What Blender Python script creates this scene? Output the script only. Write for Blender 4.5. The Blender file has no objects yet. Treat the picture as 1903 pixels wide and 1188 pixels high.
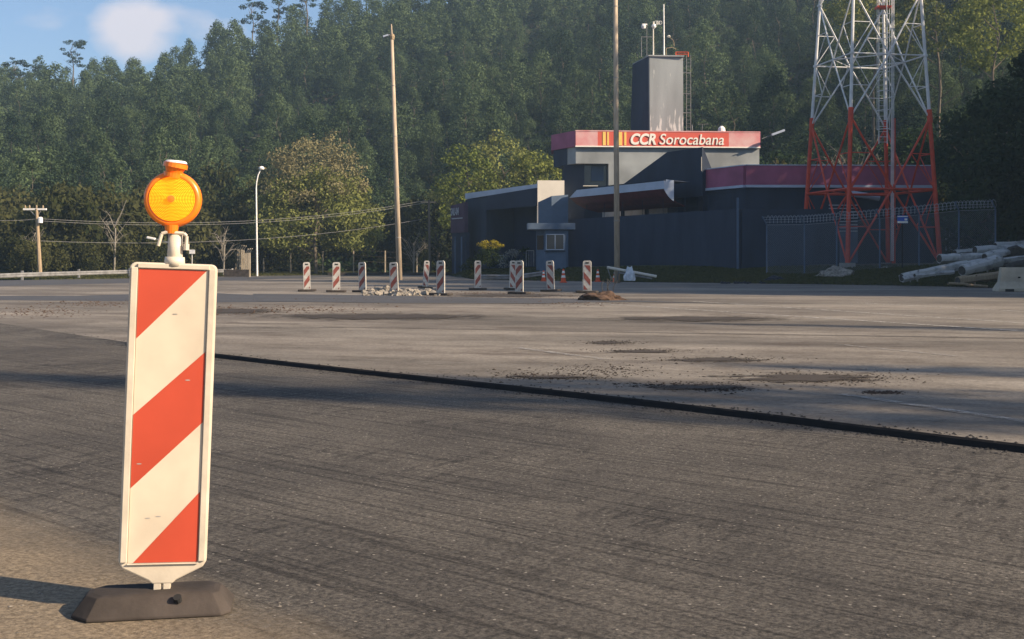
import bpy, math, random
import numpy as np
from mathutils import Vector, Matrix

# ------------------------------------------------------------------ camera, world, sun
F = 2100.0; CX = 951.5; HY = 487.0; CZ = 1.15
scene = bpy.context.scene
col = scene.collection
cam_d = bpy.data.cameras.new("camera"); cam = bpy.data.objects.new("camera", cam_d); col.objects.link(cam)
cam.location = (0, 0, CZ); cam.rotation_euler = (math.radians(90), 0, 0)
cam_d.sensor_width = 36; cam_d.lens = 36 * F / 1903; cam_d.shift_y = -(594 - HY) / 1903
cam_d.clip_end = 3000; cam_d.clip_start = 0.05
scene.camera = cam

TX, TY = -1.0, 0.38                      # horizontal travel of the light
EL = math.radians(29)
hl = math.hypot(TX, TY)
travel = Vector((TX / hl * math.cos(EL), TY / hl * math.cos(EL), -math.sin(EL)))
sun_d = bpy.data.lights.new("sun", 'SUN'); sun = bpy.data.objects.new("sun", sun_d); col.objects.link(sun)
sun_d.energy = 4.8; sun_d.angle = math.radians(0.55); sun_d.color = (1.0, 0.80, 0.58)
sun.rotation_euler = travel.to_track_quat('-Z', 'Y').to_euler()
sun.location = (60, -30, 60)
world = bpy.data.worlds.new("World"); scene.world = world; world.use_nodes = True
nt = world.node_tree; nt.nodes.clear()
wo = nt.nodes.new('ShaderNodeOutputWorld'); bg = nt.nodes.new('ShaderNodeBackground')
sky = nt.nodes.new('ShaderNodeTexSky'); sky.sky_type = 'NISHITA'; sky.sun_disc = False
sky.sun_elevation = EL
tosun = -travel
sky.sun_rotation = math.atan2(tosun.x, tosun.y)
sky.air_density = 1.0; sky.dust_density = 1.2; sky.ozone_density = 2.5
bg.inputs['Strength'].default_value = 0.065
tc = nt.nodes.new('ShaderNodeTexCoord'); mp = nt.nodes.new('ShaderNodeMapping')
mp.inputs['Scale'].default_value = (1, 1, 2.2); mp.inputs['Location'].default_value = (0.35, 0.2, 0.03)
nz = nt.nodes.new('ShaderNodeTexNoise'); nz.inputs['Scale'].default_value = 5.5; nz.inputs['Detail'].default_value = 7
cr = nt.nodes.new('ShaderNodeValToRGB'); cr.color_ramp.elements[0].position = 0.54; cr.color_ramp.elements[1].position = 0.68
cr.color_ramp.elements[1].color = (.8, .8, .8, 1)
mx = nt.nodes.new('ShaderNodeMixRGB'); mx.inputs['Color2'].default_value = (7.2, 6.5, 6.6, 1)
nt.links.new(tc.outputs['Generated'], mp.inputs[0]); nt.links.new(mp.outputs[0], nz.inputs['Vector'])
vs_ = nt.nodes.new('ShaderNodeVectorMath'); vs_.operation = 'DISTANCE'; cd = Vector((-.335, 1, .195)).normalized(); vs_.inputs[1].default_value = (cd.x, cd.y, cd.z)
mr_ = nt.nodes.new('ShaderNodeMapRange'); mr_.inputs['From Min'].default_value = .042; mr_.inputs['From Max'].default_value = .0; mr_.inputs['To Max'].default_value = .30; mr_.inputs['To Min'].default_value = -.03
ad_ = nt.nodes.new('ShaderNodeMath'); nt.links.new(tc.outputs['Generated'], vs_.inputs[0]); nt.links.new(vs_.outputs['Value'], mr_.inputs[0])
nt.links.new(nz.outputs[0], ad_.inputs[0]); nt.links.new(mr_.outputs[0], ad_.inputs[1]); nt.links.new(ad_.outputs[0], cr.inputs[0]); nt.links.new(cr.outputs[0], mx.inputs[0])
tint = nt.nodes.new('ShaderNodeMixRGB'); tint.blend_type = 'MULTIPLY'; tint.inputs[0].default_value = 1; tint.inputs[2].default_value = (1.0, 1.05, 1.15, 1)
nt.links.new(sky.outputs[0], tint.inputs[1]); nt.links.new(tint.outputs[0], mx.inputs['Color1']); nt.links.new(mx.outputs[0], bg.inputs[0]); nt.links.new(bg.outputs[0], wo.inputs[0])
scene.view_settings.view_transform = 'Standard'; scene.view_settings.look = 'None'
scene.view_settings.gamma = 1; scene.view_settings.exposure = 1.1
scene.render.engine = 'CYCLES'
scene.cycles.max_bounces = 5; scene.cycles.transparent_max_bounces = 8
scene.cycles.volume_bounces = 0; scene.cycles.use_denoising = True

rnd = random.Random(7); nr = np.random.default_rng(11)

# ------------------------------------------------------------------ helpers
def P(px, py, d): return Vector(((px - CX) / F * d, d, CZ + (HY - py) / F * d))
def X(px, d): return (px - CX) / F * d
def Z(py, d): return CZ + (HY - py) / F * d
def GD(py, z=0.0): return (CZ - z) * F / (py - HY)           # distance of a ground pixel
def GP(px, py, z=0.0):
    d = GD(py, z); return Vector((X(px, d), d, z))

class MB:
    def __init__(s): s.v = []; s.f = []
    def add(s, vs, fs):
        o = len(s.v); s.v += [tuple(v) for v in vs]; s.f += [tuple(i + o for i in f) for f in fs]; return s
    def box(s, c, size, rot=None):
        x, y, z = [k / 2 for k in size]; R = rot or Matrix.Identity(3); c = Vector(c)
        vs = [c + R @ Vector((a * x, b * y, e * z)) for e in (-1, 1) for b in (-1, 1) for a in (-1, 1)]
        return s.add(vs, [(0, 2, 3, 1), (4, 5, 7, 6), (0, 1, 5, 4), (2, 6, 7, 3), (0, 4, 6, 2), (1, 3, 7, 5)])
    def prism(s, pts, z0, z1):                 # plan polygon, ccw
        n = len(pts)
        zt = z1 if hasattr(z1, '__len__') else [z1] * n
        vs = [(p[0], p[1], z0) for p in pts] + [(p[0], p[1], zt[i]) for i, p in enumerate(pts)]
        return s.add(vs, [tuple(range(n))[::-1], tuple(range(n, 2 * n))] + [(i, (i + 1) % n, n + (i + 1) % n, n + i) for i in range(n)])
    def slab(s, pts, off):                      # 3-D polygon extruded by a vector
        n = len(pts); off = Vector(off); pts = [Vector(p) for p in pts]
        return s.add(pts + [p + off for p in pts], [tuple(range(n))[::-1], tuple(range(n, 2 * n))] + [(i, (i + 1) % n, n + (i + 1) % n, n + i) for i in range(n)])
    def tube(s, a, b, r0, r1=None, n=8):
        a = Vector(a); b = Vector(b); r1 = r0 if r1 is None else r1
        d = (b - a).normalized(); q = d.to_track_quat('Z', 'Y')
        u = q @ Vector((1, 0, 0)); w = q @ Vector((0, 1, 0)); vs = []
        for c, r in ((a, r0), (b, r1)):
            for i in range(n):
                t = 2 * math.pi * i / n; vs.append(c + u * (r * math.cos(t)) + w * (r * math.sin(t)))
        return s.add(vs, [(i, (i + 1) % n, n + (i + 1) % n, n + i) for i in range(n)] + [tuple(range(n))[::-1], tuple(range(n, 2 * n))])
    def path(s, pts, r, n=6):
        for a, b in zip(pts[:-1], pts[1:]): s.tube(a, b, r if not callable(r) else r(0), n=n)
        return s
    def lathe(s, prof, c=(0, 0, 0), n=20, axis='z', M=None):   # prof: (r, h)
        vs = []; M = M or Matrix.Identity(3); c = Vector(c)
        for r, h in prof:
            for i in range(n):
                t = 2 * math.pi * i / n; vs.append(c + M @ Vector((r * math.cos(t), r * math.sin(t), h)))
        fs = []
        for k in range(len(prof) - 1):
            for i in range(n):
                j = (i + 1) % n; fs.append((k * n + i, k * n + j, (k + 1) * n + j, (k + 1) * n + i))
        fs += [tuple(range(n))[::-1], tuple(range((len(prof) - 1) * n, len(prof) * n))]
        return s.add(vs, fs)
    def sheet(s, pts): return s.add(pts, [tuple(range(len(pts)))])
    def build(s, name, m, parent=None, bevel=0, smooth=False):
        me = bpy.data.meshes.new(name)
        o0 = parent_world(parent) if parent else Vector((0, 0, 0))
        me.from_pydata([(v[0] - o0.x, v[1] - o0.y, v[2] - o0.z) for v in s.v], [], s.f); me.update()
        if m: me.materials.append(m)
        o = bpy.data.objects.new(name, me); col.objects.link(o)
        if parent: o.parent = parent
        if smooth:
            for p in me.polygons: p.use_smooth = True
        if bevel:
            b = o.modifiers.new('bevel', 'BEVEL'); b.width = bevel; b.segments = 2; b.limit_method = 'ANGLE'
        return o

def parent_world(p):
    v = Vector((0, 0, 0))
    while p: v += Vector(p.location); p = p.parent
    return v
def tag(o, label=None, cat=None, group=None, kind=None):
    if label: o['label'] = label
    if cat: o['category'] = cat
    if group: o['group'] = group
    if kind: o['kind'] = kind
    return o
def empty(name, loc, label=None, cat=None, group=None):
    o = bpy.data.objects.new(name, None); o.location = loc; col.objects.link(o); o.empty_display_size = .2
    return tag(o, label, cat, group)
def copy_tree(o, parent=None):
    c = o.copy(); col.objects.link(c); c.parent = parent
    for ch in list(o.children): copy_tree(ch, c)
    return c

# ------------------------------------------------------------------ materials
def mat(name, base, rough=.8, var=.12, scale=3.0, bump=.0, bscale=40, metal=0, spec=.3, detail=6, col2=None, stretch=(1, 1, 1), lo=.35, hi=.65):
    m = bpy.data.materials.new(name); m.use_nodes = True; t = m.node_tree; b = t.nodes['Principled BSDF']
    b.inputs['Roughness'].default_value = rough; b.inputs['Metallic'].default_value = metal
    b.inputs['Specular IOR Level'].default_value = spec
    tc = t.nodes.new('ShaderNodeTexCoord'); mp = t.nodes.new('ShaderNodeMapping'); mp.inputs['Scale'].default_value = stretch
    t.links.new(tc.outputs['Object'], mp.inputs[0])
    n = t.nodes.new('ShaderNodeTexNoise'); n.inputs['Scale'].default_value = scale; n.inputs['Detail'].default_value = detail
    t.links.new(mp.outputs[0], n.inputs['Vector'])
    r = t.nodes.new('ShaderNodeValToRGB'); r.color_ramp.elements[0].position = lo; r.color_ramp.elements[1].position = hi
    c2 = col2 or tuple(min(1, c * (1 + var)) for c in base); c1 = base if col2 else tuple(c * (1 - var) for c in base)
    r.color_ramp.elements[0].color = (*c1, 1); r.color_ramp.elements[1].color = (*c2, 1)
    t.links.new(n.outputs[0], r.inputs[0]); t.links.new(r.outputs[0], b.inputs['Base Color'])
    if bump:
        n2 = t.nodes.new('ShaderNodeTexNoise'); n2.inputs['Scale'].default_value = bscale; n2.inputs['Detail'].default_value = 5
        t.links.new(mp.outputs[0], n2.inputs['Vector'])
        bp = t.nodes.new('ShaderNodeBump'); bp.inputs['Strength'].default_value = bump; bp.inputs['Distance'].default_value = .02
        t.links.new(n2.outputs[0], bp.inputs['Height']); t.links.new(bp.outputs[0], b.inputs['Normal'])
    return m

def leafmat(name, c1, c2, c3=None):
    m = bpy.data.materials.new(name); m.use_nodes = True; t = m.node_tree; t.nodes.clear()
    out = t.nodes.new('ShaderNodeOutputMaterial'); di = t.nodes.new('ShaderNodeBsdfDiffuse'); tr = t.nodes.new('ShaderNodeBsdfTranslucent')
    ms = t.nodes.new('ShaderNodeMixShader'); ms.inputs[0].default_value = .3
    oi = t.nodes.new('ShaderNodeObjectInfo'); ge = t.nodes.new('ShaderNodeNewGeometry')
    ma = t.nodes.new('ShaderNodeMath'); ma.operation = 'MULTIPLY'; ma.inputs[1].default_value = .6
    mb = t.nodes.new('ShaderNodeMath'); mb.operation = 'MULTIPLY_ADD'; mb.inputs[1].default_value = .4
    t.links.new(oi.outputs['Random'], ma.inputs[0]); t.links.new(ge.outputs['Random Per Island'], mb.inputs[0]); t.links.new(ma.outputs[0], mb.inputs[2])
    r = t.nodes.new('ShaderNodeValToRGB'); r.color_ramp.elements[0].position = .1; r.color_ramp.elements[1].position = .95
    r.color_ramp.elements[0].color = (*c1, 1); r.color_ramp.elements[1].color = (*c2, 1)
    t.links.new(mb.outputs[0], r.inputs[0])
    for s in (di, tr): t.links.new(r.outputs[0], s.inputs['Color'])
    t.links.new(di.outputs[0], ms.inputs[1]); t.links.new(tr.outputs[0], ms.inputs[2]); t.links.new(ms.outputs[0], out.inputs[0])
    return m

M = dict(
    cream=mat('cream_plastic', (.54, .475, .375), .5, .12, 7, bump=.05),
    white=mat('white_paint', (.78, .76, .72), .5, .08, 6),
    face_white=mat('reflective_white_sheeting', (.60, .515, .395), .45, .10, 5),
    face_red=mat('reflective_red_sheeting', (.47, .068, .034), .45, .10, 3),
    far_red=mat('faded_red_sheeting', (.23, .065, .048), .6, .2, 12),
    far_white=mat('dusty_white_sheeting', (.44, .42, .38), .6, .15, 12),
    rubber=mat('dusty_rubber', (.050, .041, .035), .9, .35, 5, bump=.12, bscale=40),
    black=mat('black_rubber', (.02, .02, .02), .9, .1),
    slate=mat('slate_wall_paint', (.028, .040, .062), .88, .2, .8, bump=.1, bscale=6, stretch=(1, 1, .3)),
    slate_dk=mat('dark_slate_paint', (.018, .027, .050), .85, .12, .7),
    grey=mat('grey_wall_paint', (.25, .27, .275), .85, .22, .5, bump=.1, bscale=5),
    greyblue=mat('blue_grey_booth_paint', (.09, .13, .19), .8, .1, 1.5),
    cladding=mat('cream_wall_cladding', (.62, .58, .50), .7, .06, .8),
    fascia=mat('pale_metal_fascia', (.42, .48, .58), .5, .06, 1.2),
    canred=mat('dark_red_soffit', (.10, .02, .025), .6, .2, 2),
    purple=mat('faded_magenta_band', (.30, .085, .15), .7, .18, .8),
    purple_shade=mat('shaded_purple_sign_wall', (.075, .045, .075), .8, .15, 1),  # purple darkened to show the gate sign wall in shade
    signpink=mat('sun_faded_red_panel', (.62, .25, .25), .7, .1, 1.2, col2=(.66, .42, .40)),
    signred=mat('red_sign_vinyl', (.62, .11, .075), .6, .06, 1.2),
    yellow=mat('yellow_stripe_vinyl', (.8, .55, .14), .6, .05),
    textwhite=mat('white_letter_vinyl', (.8, .78, .7), .6, .03),
    concrete=mat('concrete', (.34, .32, .29), .9, .15, 3, bump=.3, bscale=30),
    pole=mat('weathered_pole_concrete', (.42, .34, .25), .9, .18, 2, stretch=(4, 4, .6), bump=.15, bscale=20),
    wood=mat('weathered_wood_pole', (.33, .25, .16), .9, .2, 4, stretch=(6, 6, .5)),
    steel=mat('galvanised_steel', (.20, .20, .20), .6, .25, 3, metal=.2),
    tred=mat('tower_red_paint', (.55, .06, .025), .5, .12, 3),
    twhite=mat('tower_white_paint', (.62, .63, .63), .45, .1, 3),
    glass=mat('dark_window_glass', (.015, .018, .03), .12, .2, 1, spec=.6),
    paleglass=mat('frosted_clerestory_glass', (.30, .34, .38), .3, .15, 2, spec=.5),
    frame=mat('aluminium_frame', (.35, .38, .42), .5, .05),
    orange=mat('orange_cone_plastic', (.62, .085, .02), .5, .08, 8),
    bluesign=mat('blue_sign_face', (.03, .10, .45), .5, .05),
    soil=mat('loose_brown_soil', (.075, .046, .030), .95, .35, 6, bump=.6, bscale=20),
    mud=mat('dark_damp_soil', (.028, .020, .015), .95, .3, 6),
    stone=mat('broken_concrete_rubble', (.24, .215, .18), .95, .4, 8, bump=.5),
    log=mat('pale_log_bark', (.24, .24, .235), .9, .3, 3.5, bump=.4, bscale=14, col2=(.48, .48, .47), lo=.32, hi=.52, detail=8),
    logdk=mat('dark_log_end', (.05, .045, .04), .95, .3, 5),
    barrier=mat('cream_concrete_barrier', (.42, .37, .29), .9, .12, 3, bump=.2),
    bag=mat('white_plastic_sack', (.55, .58, .62), .6, .2, 5),
    tarp=mat('dark_blue_tarpaulin', (.02, .022, .035), .5, .3, 5),
    wire=mat('wire', (.35, .34, .32), .5, .05, metal=.4),
    bark=mat('grey_brown_bark', (.12, .10, .075), .95, .25, 3, stretch=(3, 3, .5)),
    palebark=mat('pale_bare_bark', (.22, .20, .165), .9, .25, 3, stretch=(3, 3, .5)),
    post=mat('concrete_fence_post', (.40, .34, .25), .9, .15, 3),
    road_line=mat('worn_white_road_paint', (.42, .40, .36), .8, .35, 14, detail=8),
    dusty_line=mat('faded_road_paint', (.27, .26, .24), .85, .3, 14),
    step=mat('shadowed_asphalt_face', (.012, .011, .011), .95, .2, 8),  # near-black so the step carries its own shadow
    crack=mat('asphalt_sealant', (.03, .028, .026), .8, .2),
)

def lens_mat():
    m = bpy.data.materials.new('amber_lens'); m.use_nodes = True; t = m.node_tree; b = t.nodes['Principled BSDF']
    b.inputs['Base Color'].default_value = (.95, .30, .015, 1); b.inputs['Roughness'].default_value = .25
    tc = t.nodes.new('ShaderNodeTexCoord'); w = t.nodes.new('ShaderNodeTexWave'); w.bands_direction = 'Z'; w.inputs['Scale'].default_value = 26; w.inputs['Distortion'].default_value = 5; w.inputs['Detail'].default_value = 3
    t.links.new(tc.outputs['Object'], w.inputs['Vector'])
    r = t.nodes.new('ShaderNodeValToRGB'); r.color_ramp.elements[0].color = (.95, .33, .015, 1); r.color_ramp.elements[1].color = (1, .46, .025, 1)
    t.links.new(w.outputs['Fac'], r.inputs[0]); t.links.new(r.outputs[0], b.inputs['Base Color'])
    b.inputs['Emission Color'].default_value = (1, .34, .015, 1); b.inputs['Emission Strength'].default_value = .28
    return m
M['lens'] = lens_mat()
M['amber'] = mat('amber_plastic_housing', (.85, .2, .012), .3, .1, 6, spec=.6)

def ground_mats():
    # ---- milled asphalt
    m = bpy.data.materials.new('milled_asphalt'); m.use_nodes = True; t = m.node_tree; b = t.nodes['Principled BSDF']
    b.inputs['Roughness'].default_value = .85; b.inputs['Specular IOR Level'].default_value = .25
    N = t.nodes.new; L = t.links.new
    tc = N('ShaderNodeTexCoord')
    def noise(scale, detail=4, st=(1, 1, 1), rot=0, rough=.55):
        mp = N('ShaderNodeMapping'); mp.vector_type = 'TEXTURE'; mp.inputs['Scale'].default_value = tuple(1 / q for q in st); mp.inputs['Rotation'].default_value = (0, 0, rot)
        n = N('ShaderNodeTexNoise'); n.inputs['Scale'].default_value = scale; n.inputs['Detail'].default_value = detail; n.inputs['Roughness'].default_value = rough
        L(tc.outputs['Object'], mp.inputs[0]); L(mp.outputs[0], n.inputs['Vector']); return n.outputs[0]
    def ramp(src, p0, c0, p1, c1):
        r = N('ShaderNodeValToRGB'); r.color_ramp.elements[0].position = p0; r.color_ramp.elements[1].position = p1
        r.color_ramp.elements[0].color = (*c0, 1) if len(c0) == 3 else c0; r.color_ramp.elements[1].color = (*c1, 1); L(src, r.inputs[0]); return r.outputs[0]
    def mix(f, a, c, mode='MIX', k=None):
        x = N('ShaderNodeMixRGB'); x.blend_type = mode
        if k is not None: x.inputs[0].default_value = k
        if f is not None: L(f, x.inputs[0])
        L(a, x.inputs[1])
        if isinstance(c, tuple): x.inputs[2].default_value = (*c, 1)
        else: L(c, x.inputs[2])
        return x.outputs[0]
    rot = math.radians(-41)
    big = ramp(noise(.7, 5), .35, (.086, .080, .073), .7, (.150, .138, .121))
    fine = ramp(noise(44, 7, rough=.9), .40, (.30, .30, .31), .62, (1.62, 1.58, 1.50))
    c = mix(None, big, fine, 'MULTIPLY', 1.0)
    groove = ramp(noise(2.2, 6, (.22, 9, 1), rot, .72), .38, (.36, .36, .37), .50, (1, 1, 1))
    teeth = ramp(noise(7.5, 4, (2.2, .55, 1), rot + math.radians(8), .7), .40, (.55, .55, .56), .50, (1, 1, 1))
    tz = ramp(noise(.55, 3), .42, (0, 0, 0), .6, (1, 1, 1))
    c = mix(None, c, groove, 'MULTIPLY', .8)
    c = mix(tz, c, mix(None, c, teeth, 'MULTIPLY', 1.0))
    # aggregate specks
    vo = N('ShaderNodeTexVoronoi'); vo.inputs['Scale'].default_value = 34; L(tc.outputs['Object'], vo.inputs['Vector'])
    vm = ramp(vo.outputs['Distance'], .14, (1, 1, 1), .24, (0, 0, 0))
    wn = N('ShaderNodeTexWhiteNoise'); L(vo.outputs['Position'], wn.inputs['Vector'])
    sel = ramp(wn.outputs['Value'], .86, (0, 0, 0), .90, (1, 1, 1))
    c = mix(mix(None, vm, sel, 'MULTIPLY', 1.0), c, (.36, .33, .28))
    # sandy dirt patch near the camera at the left
    sx = N('ShaderNodeSeparateXYZ'); L(tc.outputs['Object'], sx.inputs[0])
    # mask from a line: -1.15*x - y
    a1 = N('ShaderNodeMath'); a1.operation = 'MULTIPLY_ADD'; a1.inputs[1].default_value = -1.0; L(sx.outputs['X'], a1.inputs[0])
    a2 = N('ShaderNodeMath'); a2.operation = 'MULTIPLY'; a2.inputs[1].default_value = -1.0; L(sx.outputs['Y'], a2.inputs[0]); L(a2.outputs[0], a1.inputs[2])
    a3 = N('ShaderNodeMath'); a3.operation = 'MULTIPLY_ADD'; a3.inputs[1].default_value = .9; L(noise(1.6, 6), a3.inputs[0]); L(a1.outputs[0], a3.inputs[2])
    dm = ramp(a3.outputs[0], .02, (0, 0, 0), .0, (0, 0, 0))
    rr = N('ShaderNodeMapRange'); rr.inputs['From Min'].default_value = -2.75; rr.inputs['From Max'].default_value = -2.05; L(a3.outputs[0], rr.inputs[0])
    sand = ramp(noise(42, 6, rough=.8), .38, (.15, .118, .080), .62, (.36, .29, .20))
    c = mix(rr.outputs[0], c, sand)
    L(c, b.inputs['Base Color'])
    # bump: grooves + tooth rows + grain
    def bump(src, strength, dist, prev=None):
        bp = N('ShaderNodeBump'); bp.inputs['Strength'].default_value = strength; bp.inputs['Distance'].default_value = dist; L(src, bp.inputs['Height'])
        if prev: L(prev, bp.inputs['Normal'])
        return bp.outputs[0]
    def wave(rotz, scale, dist, det):
        mp = N('ShaderNodeMapping'); mp.vector_type = 'TEXTURE'; mp.inputs['Rotation'].default_value = (0, 0, rotz); L(tc.outputs['Object'], mp.inputs[0])
        w = N('ShaderNodeTexWave'); w.bands_direction = 'Y'; w.inputs['Scale'].default_value = scale; w.inputs['Distortion'].default_value = dist; w.inputs['Detail'].default_value = det
        w.inputs['Detail Scale'].default_value = 2.5
        L(mp.outputs[0], w.inputs['Vector']); return w.outputs['Fac']
    n1 = bump(noise(2.2, 5, (.22, 9, 1), rot, .65), .5, .03)
    n2 = bump(wave(rot, 7, 6.0, 4), .16, .010, n1)
    n3 = bump(wave(rot + math.radians(75), 5, 7, 4), .16, .010, n2)
    n4 = bump(noise(38, 5, (1, 1.5, 1), 0, .8), 1.0, .016, n3)
    L(n4, b.inputs['Normal'])
    M['milled'] = m
    # ---- old pavement
    m = bpy.data.materials.new('worn_asphalt'); m.use_nodes = True; t = m.node_tree; b = t.nodes['Principled BSDF']
    b.inputs['Roughness'].default_value = .8; b.inputs['Specular IOR Level'].default_value = .3
    N = t.nodes.new; L = t.links.new; tc = N('ShaderNodeTexCoord')
    big = ramp(noise(.16, 6, (.5, 1.6, 1), math.radians(-12)), .38, (.150, .138, .120), .62, (.275, .252, .218))
    st = ramp(noise(.8, 9, (.55, 1.5, 1), math.radians(-20), .75), .36, (.60, .57, .54), .56, (1.06, 1.05, 1.03))
    c = mix(None, big, st, 'MULTIPLY', .9)
    fine = ramp(noise(18, 7, rough=.85), .38, (.62, .61, .60), .62, (1.22, 1.2, 1.16))
    c = mix(None, c, fine, 'MULTIPLY', 1.0)
    spots = ramp(noise(2.6, 9, (.8, 1.2, 1), .3, .85), .50, (1, 1, 1), .66, (.55, .52, .49))
    c = mix(None, c, spots, 'MULTIPLY', .9)
    patchy = ramp(noise(.12, 4, (.6, 1.5, 1), -.2), .45, (1.06, 1.06, 1.06), .55, (.80, .79, .79))
    c = mix(None, c, patchy, 'MULTIPLY', .8)
    dirt = ramp(noise(.40, 9, (.5, 1.2, 1), math.radians(-10), .78), .56, (0, 0, 0), .66, (.85, .85, .85))
    c = mix(dirt, c, (.075, .056, .042))
    L(c, b.inputs['Base Color'])
    n1 = bump(noise(30, 4, rough=.7), .5, .01); L(n1, b.inputs['Normal'])
    M['asphalt'] = m
    # ---- dark grey strips
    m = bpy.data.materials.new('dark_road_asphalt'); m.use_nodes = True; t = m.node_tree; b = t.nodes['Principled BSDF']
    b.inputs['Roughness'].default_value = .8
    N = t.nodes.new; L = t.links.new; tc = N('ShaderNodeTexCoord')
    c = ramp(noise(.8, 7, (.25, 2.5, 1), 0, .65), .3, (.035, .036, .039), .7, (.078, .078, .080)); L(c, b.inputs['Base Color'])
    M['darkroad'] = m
    # ---- grass / verge
    m = bpy.data.materials.new('verge_grass_and_soil'); m.use_nodes = True; t = m.node_tree; b = t.nodes['Principled BSDF']
    b.inputs['Roughness'].default_value = .95
    N = t.nodes.new; L = t.links.new; tc = N('ShaderNodeTexCoord')
    g = ramp(noise(2.5, 7, rough=.7), .35, (.020, .028, .010), .7, (.055, .062, .022))
    d = ramp(noise(.25, 6), .5, (0, 0, 0), .62, (1, 1, 1))
    c = mix(d, g, (.055, .038, .022)); L(c, b.inputs['Base Color'])
    n1 = bump(noise(9, 5, rough=.8), .8, .1); L(n1, b.inputs['Normal'])
    M['verge'] = m
ground_mats()

def soil_patch_mat():
    m = bpy.data.materials.new('scattered_dark_soil'); m.use_nodes = True; t = m.node_tree; b = t.nodes['Principled BSDF']
    b.inputs['Roughness'].default_value = .95; b.inputs['Base Color'].default_value = (.030, .022, .016, 1)
    tc = t.nodes.new('ShaderNodeTexCoord'); mp = t.nodes.new('ShaderNodeMapping'); mp.inputs['Scale'].default_value = (.45, 1.4, 1)
    n = t.nodes.new('ShaderNodeTexNoise'); n.inputs['Scale'].default_value = 4; n.inputs['Detail'].default_value = 8; n.inputs['Roughness'].default_value = .75
    r = t.nodes.new('ShaderNodeValToRGB'); r.color_ramp.elements[0].position = .50; r.color_ramp.elements[1].position = .58
    at = t.nodes.new('ShaderNodeAttribute'); at.attribute_name = 'edge'
    mu = t.nodes.new('ShaderNodeMath'); mu.operation = 'MULTIPLY_ADD'; mu.inputs[1].default_value = .38
    t.links.new(tc.outputs['Object'], mp.inputs[0]); t.links.new(mp.outputs[0], n.inputs['Vector'])
    t.links.new(at.outputs['Fac'], mu.inputs[0]); sb = t.nodes.new('ShaderNodeMath'); sb.operation = 'SUBTRACT'; sb.inputs[1].default_value = .15
    t.links.new(n.outputs[0], sb.inputs[0]); t.links.new(sb.outputs[0], mu.inputs[2])
    t.links.new(mu.outputs[0], r.inputs[0]); t.links.new(r.outputs[0], b.inputs['Alpha'])
    return m
M['soilpatch'] = soil_patch_mat()

LEAF = dict(
    euc=leafmat('plantation_leaves', (.016, .032, .022), (.112, .155, .072)),
    eucdk=leafmat('ridge_leaves', (.022, .042, .03), (.055, .085, .045)),
    olive=leafmat('yellow_green_leaves', (.10, .12, .035), (.30, .31, .10)),
    yellow=leafmat('pale_yellow_green_leaves', (.10, .13, .03), (.22, .24, .065)),
    brown=leafmat('dry_brown_leaves', (.13, .12, .06), (.29, .26, .14)),
    scrub=leafmat('scrub_leaves', (.028, .036, .014), (.095, .095, .038)),
    dark=leafmat('deep_green_leaves', (.018, .034, .018), (.045, .07, .03)),
    hedge=leafmat('hedge_leaves', (.02, .035, .012), (.05, .06, .018)),
    gold=leafmat('golden_hedge_tips', (.22, .19, .02), (.42, .34, .04)),
    pale=leafmat('silver_leaves', (.14, .15, .14), (.32, .32, .29)),
)

# ------------------------------------------------------------------ terrain
PXT = [-900, 0, 240, 470, 600, 750, 830, 880, 1050, 1200, 1500, 1740, 1903, 2300, 3200]
DBT = [52, 70, 78, 92, 98, 106, 98, 74, 67, 63.5, 58, 53, 47, 38, 30]
BKT = [.3, .3, .3, .2, .2, .1, .2, .5, .8, .95, 1.0, 1.1, 1.2, 1.6, 1.6]
HST = [80, 90, 96, 104, 108, 112, 112, 112, 112, 108, 100, 86, 76, 66, 60]
ZRT = [31, 34.5, 37.5, 43.5, 49, 54.5, 56.5, 58, 61, 65, 68, 73, 76, 78, 78]
RIDGE = 240.0
def pxof(x, y): return CX + F * x / np.maximum(y, 8)
def T(x, y):
    x = np.asarray(x, float); y = np.asarray(y, float)
    px = pxof(x, y); db = np.interp(px, PXT, DBT); bk = np.interp(px, PXT, BKT); hs = np.interp(px, PXT, HST); zr = np.interp(px, PXT, ZRT)
    s = y - db
    z = np.clip(s * .5, -.25, 0) + bk * np.clip(s / 8, 0, 1)
    h = np.clip((y - hs) / (RIDGE - hs), 0, 1)
    z = z + zr * (h * .85 + .15 * h * h) * (y > hs) - .12 * np.clip(y - RIDGE - 5, 0, 400)
    z = z + np.where(y > hs, 1.2 * np.sin(x * .11 + 1) * np.sin(y * .09), 0) * np.clip((y - hs) / 20, 0, 1)
    return z
def Tz(x, y): return float(T(x, y))

xs = np.concatenate([np.linspace(-700, -130, 30)[:-1], np.linspace(-130, 130, 180), np.linspace(130, 700, 30)[1:]])
ys = np.concatenate([np.linspace(-300, 30, 20)[:-1], np.linspace(30, 130, 90), np.linspace(130, 700, 80)[1:]])
XX, YY = np.meshgrid(xs, ys); ZZ = T(XX, YY) + np.where(YY < 30, -.05, 0)
nx, ny = len(xs), len(ys)
me = bpy.data.meshes.new('ground')
idx = np.arange(nx * ny).reshape(ny, nx)
faces = np.stack([idx[:-1, :-1], idx[:-1, 1:], idx[1:, 1:], idx[1:, :-1]], -1).reshape(-1, 4)
me.from_pydata(np.stack([XX, YY, ZZ], -1).reshape(-1, 3).tolist(), [], faces.tolist())
for p in me.polygons: p.use_smooth = True
me.materials.append(M['verge'])
o = bpy.data.objects.new('ground', me); col.objects.link(o); tag(o, kind='structure', label='grassy verge and wooded hillside ground')

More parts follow.
